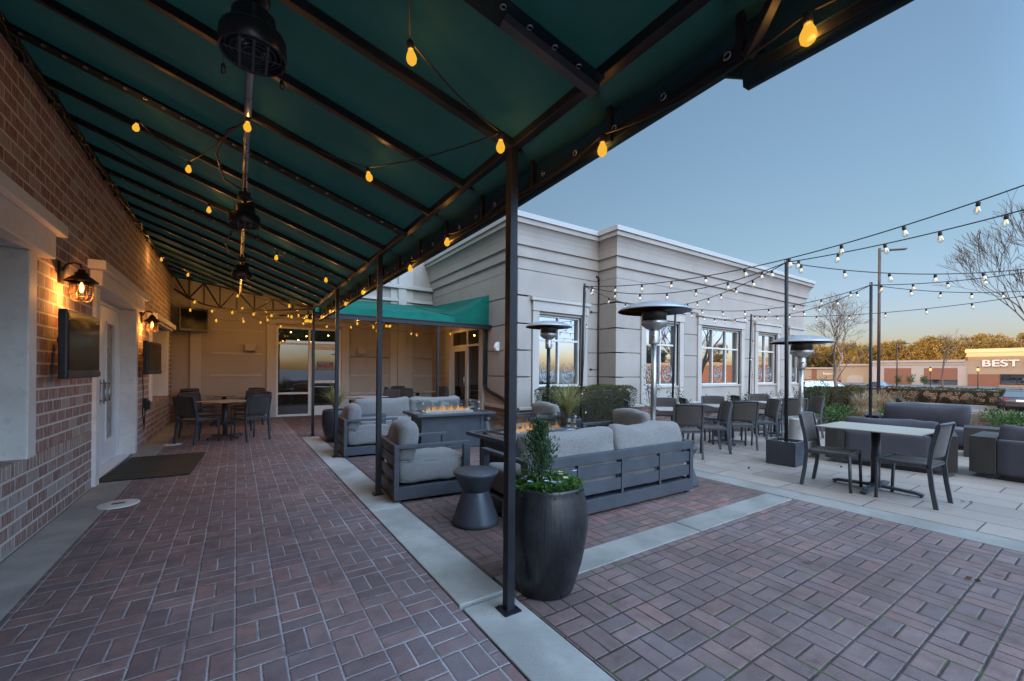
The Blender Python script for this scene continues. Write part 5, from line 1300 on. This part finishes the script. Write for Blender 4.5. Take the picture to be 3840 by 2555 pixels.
# ------------------------------------------------------------------ cars
MT['car_white'] = pmat('white_car_paint', (.62,.64,.66), .22, 0, .03, 2, 30, 0, spec=.6)
MT['car_dark'] = pmat('dark_grey_car_paint', (.045,.055,.075), .2, .4, .05, 2, 30, 0, spec=.7)
MT['car_silver'] = pmat('silver_car_paint', (.30,.31,.33), .25, .4, .05, 2, 30, 0)
MT['car_glass'] = mirror_glass('car_glass', (.008,.01,.012), .28)
MT['tyre'] = pmat('tyre_rubber', (.012,.012,.013), .8, 0, .2, 10, 60, .2)
MT['tail'] = pmat('red_tail_lamp', (.30,.012,.01), .2, bump=0); MT['headl'] = pmat('clear_head_lamp', (.5,.52,.55), .1, bump=0)
def car(lab, loc, rz, paint, suv=False):
    t = thing('parked_car', lab, 'car', loc, rz, 'cars beyond the terrace'); L = 4.65; W = .91; up = .22 if suv else 0
    # stations along y (front = +y): y, zbottom, zbelt, half width at belt
    st = [(-2.30,.42,.70,.70),(-2.26,.32,.90+up*.6,.80),(-2.0,.26,.99+up*.6,.86),(-1.2,.22,.98+up*.5,.90),(0,.20,.95+up*.4,.91),(.9,.20,.92+up*.4,.91),(1.5,.22,.86+up*.4,.89),(2.05,.26,.76+up*.4,.83),(2.28,.34,.66+up*.3,.72),(2.33,.42,.56,.62)]
    b = MB(); vs = []; fs = []; K = 10
    for y, zb, zt, hw in st:
        h = zt-zb; ring = [(-hw*.86,zb),(-hw*.98,zb+h*.25),(-hw,zb+h*.55),(-hw*.97,zb+h*.85),(-hw*.86,zt),(hw*.86,zt),(hw*.97,zb+h*.85),(hw,zb+h*.55),(hw*.98,zb+h*.25),(hw*.86,zb)]
        vs += [(x, y, z) for x, z in ring]
    for i in range(len(st)-1):
        for k in range(K): fs.append((i*K+k, i*K+(k+1)%K, (i+1)*K+(k+1)%K, (i+1)*K+k))
    fs.append(tuple(range(K-1,-1,-1))); fs.append(tuple((len(st)-1)*K+k for k in range(K))); b.add(vs, fs, True); b.build('body', MT[paint], t)
    zr = 1.43+up*1.1; g = MB(); rear = -2.05 if suv else -1.75
    cab = [(rear-.05,.99+up*.55,.76),(rear+(.18 if suv else .62),zr-.06,.60),(-.55,zr,.62),(.15,zr-.02,.62),(1.15,.93+up*.45,.74)]
    vs = []; fs = []
    for y, z, hw in cab: vs += [(-hw, y, z), (hw, y, z)]
    base = [(-.80, y, .92+up*.5) for y, z, hw in cab]; 
    for i in range(4): fs.append((2*i, 2*i+1, 2*i+3, 2*i+2))
    n0 = len(vs)
    for y, z, hw in cab: vs += [(-.80, y, .93+up*.45), (.80, y, .93+up*.45)]
    for i in range(4): fs += [(2*i, 2*i+2, n0+2*i+2, n0+2*i), (2*i+1, n0+2*i+1, n0+2*i+3, 2*i+3)]
    g.add(vs, fs); g.build('windows', MT['car_glass'], t)
    r = MB(); c1, c2, c3 = cab[1], cab[2], cab[3]
    r.slab([(-c1[2]-.01, c1[0], c1[1]+.004), (c1[2]+.01, c1[0], c1[1]+.004), (c2[2]+.01, c2[0], c2[1]+.004), (-c2[2]-.01, c2[0], c2[1]+.004)], .02); r.slab([(-c2[2]-.01, c2[0], c2[1]+.004), (c2[2]+.01, c2[0], c2[1]+.004), (c3[2]+.01, c3[0], c3[1]+.004), (-c3[2]-.01, c3[0], c3[1]+.004)], .02)
    for s in (-1, 1):
        for i in (0, 3): p, q = cab[i], cab[i+1]; r.bar((s*(p[2]+.02), p[0], p[1]), (s*(q[2]+.01), q[0], q[1]), .07, .05)
        r.bar((s*.80, -.45, .94+up*.5), (s*.635, -.45, zr-.01), .07, .04)
    r.build('roof', MT[paint], t, bevel=.01)
    for s in (-1, 1):
        for y in (-1.38, 1.42):
            w = MB(); w.ring((s*.80, y, .335), .245, .095, 'x', 28, 10); wo = w.build('tyre', MT['tyre'], t); q = MB(); q.lathe([(0, -.05), (.12, -.055), (.2, -.03), (.205, .03), (.12, .055), (0, .05)], 20); q.v = [(s*.80+z, y+x_, .335+y_) for x_, y_, z in q.v]; q.build('rim', MT['chrome'], wo)
        q = MB(); q.cbox((s*.66, -2.245, .80+up*.6), (.34, .08, .13)); q.build('tail_lamp', MT['tail'], t, bevel=.02); q = MB(); q.cbox((s*.60, 2.20, .60+up*.4), (.30, .14, .11)); q.build('headlight', MT['headl'], t, bevel=.02)
    MB().cbox((0, -2.29, .76), (.46, .05, .13)).build('number_plate', MT['white'], t); MB().cbox((0, -2.25, .42), (1.45, .12, .16)).build('bumper', MT['plastic'], t, bevel=.03)
car('dark grey sedan seen from behind on the road at the right edge', (46.3, 4.95, -1.09), R(-80), 'car_dark')
car('white car parked beyond the bronze hedge, half hidden by it', (33.2, 11.8, hgt(33.2, 0)), R(-122), 'car_white', True)
car('silver car in the parking lot before the brick store wall', (74, 20.5, -1.09), R(80), 'car_silver')

# ------------------------------------------------------------------ bare trees
def bare_tree(lab, x, y, z, H, r0, seed, depth=6, spread=.55, trunk=.32, m='bark', stems=1, twigL=.6, group='bare winter trees'):
    rg = random.Random(seed); t = thing('bare_tree', lab, 'tree', (x, y, z), 0, group); tr = MB(); br = MB()
    def grow(p, d, L, r, lev):
        N = 4; pts = [p]; dd = d.copy(); q = p.copy()
        for i in range(N):
            dd = (dd+Vector((rg.uniform(-1,1), rg.uniform(-1,1), rg.uniform(-.5,.8)))*.13).normalized(); q = q+dd*(L/N); pts.append(q.copy())
        rr = [max(.006, r*(1-.28*i/N)) for i in range(N+1)]; (tr if lev <= 1 else br).tube([tuple(a) for a in pts], rr, 8 if lev < 2 else (5 if lev < 4 else 3), lev > 2)
        if lev >= depth: return
        n = 2 if lev < 2 else rg.choice((2, 3, 3))
        for k in range(n):
            a = rg.uniform(0, 2*PI); s = spread*rg.uniform(.6, 1.25); ax = dd.orthogonal().normalized(); ax.rotate(Matrix.Rotation(a, 3, dd)); nd = (dd*math.cos(s)+ax*math.sin(s)); nd = (nd+Vector((0,0,.10 if lev > 2 else .18))).normalized(); i = N if k < 2 else rg.choice((2, 3)); grow(pts[i], nd, L*rg.uniform(.66, .86), rr[i]*(.74 if k else .86), lev+1)
    for s in range(stems):
        a = 2*PI*s/max(1, stems)+.5; d = Vector((.28*math.cos(a), .28*math.sin(a), 1)).normalized() if stems > 1 else Vector((.03, .02, 1)); grow(Vector((.06*math.cos(a)*(stems > 1), .06*math.sin(a)*(stems > 1), -.1)), d, H*trunk, r0, 0)
    tr.build('trunk', MT[m], t); br.build('branches', MT[m], t)
bare_tree('bare spreading tree behind the bronze hedge, left of the lamp post', 28.2, 9.45, -.6, 7.6, .125, 5, 7, .70, .25, 'bark_pale')
bare_tree('bare multi stemmed tree reaching in from the right edge', 22.6, .75, -.38, 7.4, .07, 8, 7, .34, .27, 'bark', 6)
bare_tree('small bare tree standing in front of the pale store wall', 52, 17.6, -1.1, 7.2, .11, 14, 6, .62, .26)
bare_tree('small bare tree in front of the lettered store corner', 76, 14.2, -1.1, 8.0, .13, 17, 6, .6, .28)
bare_tree('thin bare tree behind the wing corner, left of the lamp post', 52, 26, -1.1, 8.5, .12, 23, 6, .5, .3)
bare_tree('bare tree standing in the lot south of the terrace', 40, -16, -1.1, 11, .16, 29, 6, .5, .28, 'bark_pale')
bare_tree('bare tree further south, before the southern brick store', 62, -26, -1.1, 12, .16, 31, 6, .5, .28, 'bark_pale')

# ------------------------------------------------------------------ lamp posts
def lamp_post(lab, x, y, z, H, r, rz=0, arms=1):
    t = thing('lamp_post', lab, 'lamp post', (x, y, z), rz, 'parking lot lamp posts'); MB().tube([(0,0,0), (0,0,H)], [r, r*.8], 10).build('pole', MT['bronze_d'], t); b = MB(); b.lathe([(r*1.7, 0), (r*1.7, .12), (r*1.1, .3)], 14); b.build('footing', MT['bronze_d'], t)
    for k in range(arms): s = -1 if k else 1; a = MB(); a.bar((0, 0, H-.25), (s*.6, 0, H-.18), .09, .09); a.build('arm', MT['bronze_d'], t); h = MB(); h.box((min(s*.5, s*1.75), -.17, H-.24), (max(s*.5, s*1.75), .17, H-.13)); h.build('lamp_head', MT['bronze_d'], t, bevel=.03)
MT['bronze_d'] = pmat('dark_bronze_paint', (.035,.028,.026), .5, .2, .15, 5, 50, 0)
lamp_post('tall dark lamp post with a single flat head beyond the terrace', 43.0, 11.75, -1.1, 12.6, .115, R(-50))
lamp_post('distant thin lamp post in front of the brick store panel', 95, 23.5, -1.1, 8.0, .09, R(-50))
lamp_post('distant lamp post just right of the wing corner', 78, 33.5, -1.1, 9.6, .10, R(-50), 2)
def lantern_post(lab, x, y):
    t = thing('lantern_post', lab, 'lamp post', (x, y, -1.1), 0, 'short lantern posts by the stores'); MB().tube([(0,0,0), (0,0,3.2)], .06, 8).build('pole', MT['black'], t); MB().lathe([(.08, 3.2), (.18, 3.3), (.2, 3.7), (.1, 3.75)], 12).build('lantern', MT['fil'], t); MB().lathe([(.26, 3.75), (.06, 4.0), (0, 4.1)], 12).build('cap', MT['black'], t)
lantern_post('short lit lantern post before the pale store pier', 112, 22.8); lantern_post('short lit lantern post by the lettered store corner', 112, 16.6)
b = thing('bollard', 'short dark bollard at the edge of the planting bed', 'bollard', (22.5, 5.5, hgt(22.5, 4))); MB().lathe([(.07, 0), (.07, .62), (.09, .64), (.09, .78), (.03, .82), (0, .82)], 14).build('post', MT['black'], b)

# ------------------------------------------------------------------ stores across the lot (fronts on the plane x = 140)
MT['store_pale'] = pmat('pale_store_stucco', (.33,.34,.35), .9, 0, .05, .5, 30, 0); MT['store_tan'] = pmat('tan_store_stucco', (.30,.265,.205), .9, 0, .05, .5, 30, 0); MT['store_brick'] = bond('store_brick', (.18,.095,.072), (.215,.112,.084), (.20,.105,.08), (.2,.15,.12), .4, .2)
MT['store_glass'] = mirror_glass('store_glass', (.012,.014,.016), .25); MT['let_white'] = pmat('white_letters', (.66,.67,.68), .5, 0, .03, 2, 30, 0)
X = 140
st = thing('electronics_store', 'tan store with large white block letters and dark glazed entrance', 'store', (X, 10, -1.1))
def ol(o, dx=X, dy=10, dz=-1.1): o.location = (-dx, -dy, -dz); return o
b = MB(); b.box((X, -30, -1.1), (X+40, 22.3, 6.9)); ol(b.build('wall', MT['store_tan'], st)); b = MB(); b.box((X-.5, -30, 5.5), (X-.001, 22.6, 5.75)); b.box((X-.6, -30, 6.5), (X-.001, 22.7, 7.3)); b.box((X-.25, -30, 5.75), (X-.001, 22.5, 6.5)); ol(b.build('cornice', MT['store_tan'], st))
b = MB(); b.box((X-.12, 17.6, -1.1), (X-.001, 22.3, 1.62)); ol(b.build('brick_panel', MT['store_brick'], st)); b = MB(); b.box((X-.10, -8, -.6), (X-.001, 17.5, 1.62)); gl = ol(b.build('window', MT['store_glass'], st)); f = MB()
for i in range(12): f.box((X-.2, -8+i*2.3, -.6), (X-.101, -7.86+i*2.3, 1.62))
for z in (-.6, .2, 1.5): f.box((X-.21, -8, z), (X-.102, 17.5, z+.14))
f.build('frame', MT['black'], gl)
text_mesh('lettering', 'BEST BUY', 2.3, MT['let_white'], st, Matrix.Translation((-X, -10, 1.1)) @ face_mat((X-.2, 14.6, 4.05), (0,-1,0)), .15, 'CENTER', .05, fit=(10.9, 1.5))
sp = thing('brick_panel_store', 'pale store front with two large brick panels left of the lettered store', 'store', (X, 31, -1.1))
b = MB(); b.box((X+.3, 22.32, -1.1), (X+40, 40.0, 4.75)); ol(b.build('wall', MT['store_pale'], sp), X, 31); b = MB(); b.box((X+.0, 22.72, 4.4), (X+.299, 40.2, 4.95)); b.box((X+.12, 22.72, 3.8), (X+.299, 40.1, 4.0)); ol(b.build('cornice', MT['store_pale'], sp), X, 31)
for y0, y1, z0, z1 in ((24.0, 29.7, .0, 3.0), (32.0, 37.2, -1.1, 3.0)):
    b = MB(); b.box((X+.22, y0, max(z0, .25 if y0 < 30 else -1.1)), (X+.299, y1, z1)); ol(b.build('brick_panel', MT['store_brick'], sp), X, 31)
b = MB(); b.box((X+.2, 24.0, -1.0), (X+.299, 29.7, .249)); ol(b.build('window', MT['store_glass'], sp), X, 31)
s3 = thing('arched_store', 'tan store front with a pale arched doorway, left of the brick panels', 'store', (X, 45, -1.1))
b = MB(); b.box((X+2, 40.3, -1.1), (X+30, 47.0, 3.9)); ol(b.build('wall', MT['store_tan'], s3), X, 45); b = MB(); b.box((X+1.6, 40.3, 3.7), (X+1.999, 47.2, 4.2)); ol(b.build('cornice', MT['store_pale'], s3), X, 45)
b = MB(); ap = [(X+1.9, 42.0, -1.0), (X+1.9, 45.6, -1.0)]+[(X+1.9, 43.8+1.8*math.cos(PI*k/10), .4+.7*math.sin(PI*k/10)) for k in range(11)]; b.slab(ap, .09); ol(b.build('arch', MT['store_pale'], s3), X, 45)
s4 = thing('home_store', 'low tan store with small white lettering, partly behind the wing corner', 'store', (X, 53, -1.1))
b = MB(); b.box((X+4, 47.3, -1.1), (X+30, 66.0, 3.0)); ol(b.build('wall', MT['store_tan'], s4), X, 53); b = MB(); b.box((X+3.6, 47.3, 2.85), (X+3.999, 66.0, 3.3)); ol(b.build('cornice', MT['store_pale'], s4), X, 53); b = MB(); b.box((X+3.8, 47.4, -1.1), (X+3.999, 66, -.2)); b.box((X+3.9, 53.7, -.2), (X+3.998, 55, 2.84)); ol(b.build('brick_panel', MT['store_brick'], s4), X, 53)
text_mesh('lettering', 'beyond', 1.75, MT['let_white'], s4, Matrix.Translation((-X, -53, 1.1)) @ face_mat((X+3.85, 50.4, 1.35), (0,-1,0)), .1, 'CENTER', .02, fit=(3.1, 1.05))
ss = thing('southern_store', 'low brick store south of the terrace, seen mirrored in the wing windows', 'store', (110, -52, -1.1))
b = MB(); b.box((105, -95, -1.1), (135, -30, 3.4)); ol(b.build('wall', MT['store_brick'], ss), 110, -52); b = MB(); b.box((104.7, -95, 3.41), (135, -29.7, 4.2)); ol(b.build('cornice', MT['store_tan'], ss), 110, -52)

for i, y in enumerate((28.6, 30.9, 33.2)): bush('shrub', 'evergreen shrub standing before the left brick panel of the store', 'shrub', 135, y, -1.1, 1.0, 2.0+.3*(i % 2), 260, 'lowshrub', 140+i, (.22,.42), 'evergreen shrubs by the store', 5, .7)
for i, (x, y, st_) in enumerate(((150, 15, 1.1), (156, 8, 1.4), (152, 30, 1.0))):
    b = thing('roof_unit', 'grey rooftop air unit above the %s' % ('lettered store' if i < 2 else 'brick panel store'), 'roof unit', (x, y, 5.8 if i < 2 else 3.65), 0, 'rooftop air units'); q = MB(); q.box((-1.2, -1.5, 0), (1.2, 1.5, st_)); q.box((-1.25, -1.55, st_), (1.25, 1.55, st_+.1)); q.build('casing', MT['kerb'], b); q = MB(); q.lathe([(.5, st_+.1), (.5, st_+.25), (.3, st_+.26)], 14); q.build('fan_cowl', MT['char'], b)

# ------------------------------------------------------------------ trees along the skyline
def crown_tree(kind, H, seed):
    rg = random.Random(seed); t = thing('pine_tree' if kind == 'pine' else 'winter_tree', '', 'tree'); b = MB(); tr = MB(); tr.tube([(0,0,0), (rg.uniform(-.3,.3), 0, H*.55), (rg.uniform(-.4,.4), 0, H*.92)], [.28,.2,.06], 7); n = 26 if kind == 'pine' else 20
    for k in range(n):
        u = rg.uniform(.30, 1.0) if kind == 'pine' else rg.uniform(.35, 1); a = rg.uniform(0, 2*PI); R0 = H*(.26 if kind == 'pine' else .24)*math.sqrt(max(.05, 1-((u-.62)/.46)**2)); rr = R0*rg.uniform(.25, .95); c = Vector((rr*math.cos(a), rr*math.sin(a), H*u)); s = H*rg.uniform(.06, .11); tr.tube([(0, 0, H*u*.82), tuple(c)], [.09, .03], 4)
        for q in range(120 if kind == 'pine' else 80):
            v = Vector((rg.gauss(0,1), rg.gauss(0,1), rg.gauss(0,.6))).normalized()*s*rg.random()**.45
            if kind == 'pine': b.leaf(c+v, v.normalized()+Vector((rg.uniform(-.5,.5), rg.uniform(-.5,.5), rg.uniform(-.2,.6))), rg.uniform(.35,.75), rg.uniform(.18,.34))
            else: b.leaf(c+v*1.3, v.normalized()+Vector((0,0,.8)), rg.uniform(.5,1.2), .05)
    b.build('crown', MT['pine' if kind == 'pine' else 'autumn'], t); tr.build('trunk', MT['bark'], t); return t
protos = [crown_tree('pine', 12, 101), crown_tree('pine', 13, 102), crown_tree('pine', 11, 103), crown_tree('winter', 14, 104), crown_tree('winter', 13, 105)]; usedp = [False]*5
rg = random.Random(77); places = []
for i in range(74): places.append((rg.uniform(184, 202), -20+i*1.9+rg.uniform(-1,1), rg.choice((0,1,2,0,1,2,0,1))))
for i in range(24): places.append((rg.uniform(206, 222), -22+i*6+rg.uniform(-2,2), rg.choice((3,4,3,4,1))))
for i in range(26): places.append((rg.uniform(140, 156), 66+i*3.2+rg.uniform(-1,1), rg.choice((0,1,2))))
for i in range(22): places.append((142+rg.uniform(-4,4)-i*2, -100-rg.uniform(0,12)+i*1.2, rg.choice((0,1,2,3))))
for i in range(16): places.append((150+rg.uniform(-6,6), -30-i*5, rg.choice((0,1,2,3))))
for x, y, k in places:
    o = place(protos[k], usedp[k], (x, y, -1.1), rg.uniform(0, 6.28), 'golden lit pine in the tree line behind the stores' if k < 3 else 'thin leafless tree standing above the pines behind the stores', 'pines behind the stores' if k < 3 else 'leafless trees behind the stores'); usedp[k] = True; s = rg.uniform(.84, 1.15); o.scale = (s*1.05, s*1.05, s)

# ------------------------------------------------------------------ sky, sun, camera
EL = R(2.0); 
w = bpy.data.worlds.new('World'); SC.world = w; w.use_nodes = True; nt = w.node_tree; bg = nt.nodes['Background']; sk = nt.nodes.new('ShaderNodeTexSky'); sk.sky_type = 'NISHITA'; sk.sun_disc = False; sk.sun_elevation = EL; sk.sun_rotation = SUNROT; sk.air_density = .7; sk.dust_density = 2.0; sk.ozone_density = 1.4; sk.altitude = 50
bw = nt.nodes.new('ShaderNodeRGBToBW'); pw = nt.nodes.new('ShaderNodeMath'); pw.operation = 'POWER'; pw.inputs[1].default_value = SKYG-1; vm = nt.nodes.new('ShaderNodeVectorMath'); vm.operation = 'SCALE'
nt.links.new(sk.outputs[0], bw.inputs[0]); nt.links.new(bw.outputs[0], pw.inputs[0]); nt.links.new(sk.outputs[0], vm.inputs[0]); nt.links.new(pw.outputs[0], vm.inputs[3]); # added gain: sky overhead and west, out of view, brightened to light the patio
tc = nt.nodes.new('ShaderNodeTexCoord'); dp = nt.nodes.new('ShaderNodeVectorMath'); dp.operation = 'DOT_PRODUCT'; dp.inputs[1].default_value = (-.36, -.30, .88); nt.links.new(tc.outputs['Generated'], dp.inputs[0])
mr = nt.nodes.new('ShaderNodeMapRange'); mr.interpolation_type = 'SMOOTHSTEP'; mr.inputs[1].default_value = .24; mr.inputs[2].default_value = .92; mr.inputs[3].default_value = 1; mr.inputs[4].default_value = TOP_FILL; nt.links.new(dp.outputs['Value'], mr.inputs[0])
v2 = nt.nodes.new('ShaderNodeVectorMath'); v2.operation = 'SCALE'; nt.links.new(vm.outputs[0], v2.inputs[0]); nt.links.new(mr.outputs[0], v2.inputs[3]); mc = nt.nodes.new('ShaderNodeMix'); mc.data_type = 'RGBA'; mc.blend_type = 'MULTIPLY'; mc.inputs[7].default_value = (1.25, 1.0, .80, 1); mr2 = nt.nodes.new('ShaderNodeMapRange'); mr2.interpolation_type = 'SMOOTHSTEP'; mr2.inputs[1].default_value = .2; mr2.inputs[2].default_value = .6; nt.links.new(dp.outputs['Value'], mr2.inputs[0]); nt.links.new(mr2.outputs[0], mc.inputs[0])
nt.links.new(v2.outputs[0], mc.inputs[6]); tn = nt.nodes.new('ShaderNodeMix'); tn.data_type = 'RGBA'; tn.blend_type = 'MULTIPLY'; tn.inputs[0].default_value = 1; tn.inputs[7].default_value = (1.03, .97, .925, 1); nt.links.new(mc.outputs[2], tn.inputs[6]); sx_ = nt.nodes.new('ShaderNodeSeparateXYZ'); nt.links.new(tc.outputs['Generated'], sx_.inputs[0]); mh = nt.nodes.new('ShaderNodeMapRange'); mh.interpolation_type = 'SMOOTHSTEP'; mh.inputs[1].default_value = .28; mh.inputs[2].default_value = .0; nt.links.new(sx_.outputs[2], mh.inputs[0])
# added bright lobe low in the unseen south east sky, fills the covered walk
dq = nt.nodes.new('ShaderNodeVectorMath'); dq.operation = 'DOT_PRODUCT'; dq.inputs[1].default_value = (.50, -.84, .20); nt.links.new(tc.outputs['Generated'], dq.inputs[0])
mq = nt.nodes.new('ShaderNodeMapRange'); mq.interpolation_type = 'SMOOTHSTEP'; mq.inputs[1].default_value = .40; mq.inputs[2].default_value = .95; mq.inputs[3].default_value = 1; mq.inputs[4].default_value = SE_FILL; nt.links.new(dq.outputs['Value'], mq.inputs[0])
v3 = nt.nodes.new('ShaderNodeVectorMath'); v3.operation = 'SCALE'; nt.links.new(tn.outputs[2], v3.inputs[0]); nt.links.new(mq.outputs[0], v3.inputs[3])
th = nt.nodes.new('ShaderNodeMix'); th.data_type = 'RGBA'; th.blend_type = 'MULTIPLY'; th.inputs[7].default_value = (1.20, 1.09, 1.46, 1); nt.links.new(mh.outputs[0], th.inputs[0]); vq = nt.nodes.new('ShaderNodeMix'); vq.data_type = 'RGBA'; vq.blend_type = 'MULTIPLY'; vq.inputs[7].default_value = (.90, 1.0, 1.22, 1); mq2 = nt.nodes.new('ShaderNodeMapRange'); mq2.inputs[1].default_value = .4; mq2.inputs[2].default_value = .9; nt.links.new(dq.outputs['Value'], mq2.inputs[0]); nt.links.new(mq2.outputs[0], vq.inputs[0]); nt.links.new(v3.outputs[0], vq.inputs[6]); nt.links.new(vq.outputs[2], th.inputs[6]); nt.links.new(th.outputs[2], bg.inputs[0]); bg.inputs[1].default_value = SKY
sl_ = bpy.data.lights.new('sun', 'SUN'); sl_.energy = SUN; sl_.angle = R(.5); sl_.color = (1., .60, .28); so_ = bpy.data.objects.new('sun', sl_); COL.objects.link(so_)
d = Vector((math.cos(EL), 0, -math.sin(EL))); so_.rotation_euler = d.to_track_quat('-Z', 'Y').to_euler(); so_.location = (-30, 0, 30)
cam = bpy.data.cameras.new('camera'); co = bpy.data.objects.new('camera', cam); COL.objects.link(co); SC.camera = co
cam.sensor_width = 36; cam.lens = 36*960/2357; cam.shift_y = 71/2357; cam.shift_x = 0; cam.clip_start = .05; cam.clip_end = 9000
yaw, roll = R(33.4), R(.466); f = Vector((math.sin(yaw), math.cos(yaw), 0)); r0 = Vector((math.cos(yaw), -math.sin(yaw), 0)); u0 = Vector((0,0,1)); r_ = r0*math.cos(roll)+u0*math.sin(roll); u_ = u0*math.cos(roll)-r0*math.sin(roll)
m = Matrix.Identity(4)
for i in range(3): m[i][0] = r_[i]; m[i][1] = u_[i]; m[i][2] = -f[i]
m[0][3], m[1][3], m[2][3] = 0, 0, 1.38; co.matrix_world = m
vs_ = SC.view_settings; vs_.view_transform = 'Standard'; vs_.look = 'None'; vs_.exposure = EXPO; vs_.gamma = 1; vs_.use_curve_mapping = False
SC.render.engine = 'CYCLES'; cy = SC.cycles; cy.use_denoising = True; cy.max_bounces = 8; cy.transparent_max_bounces = 24; cy.glossy_bounces = 4; cy.sample_clamp_indirect = 4; cy.caustics_reflective = False; cy.caustics_refractive = False
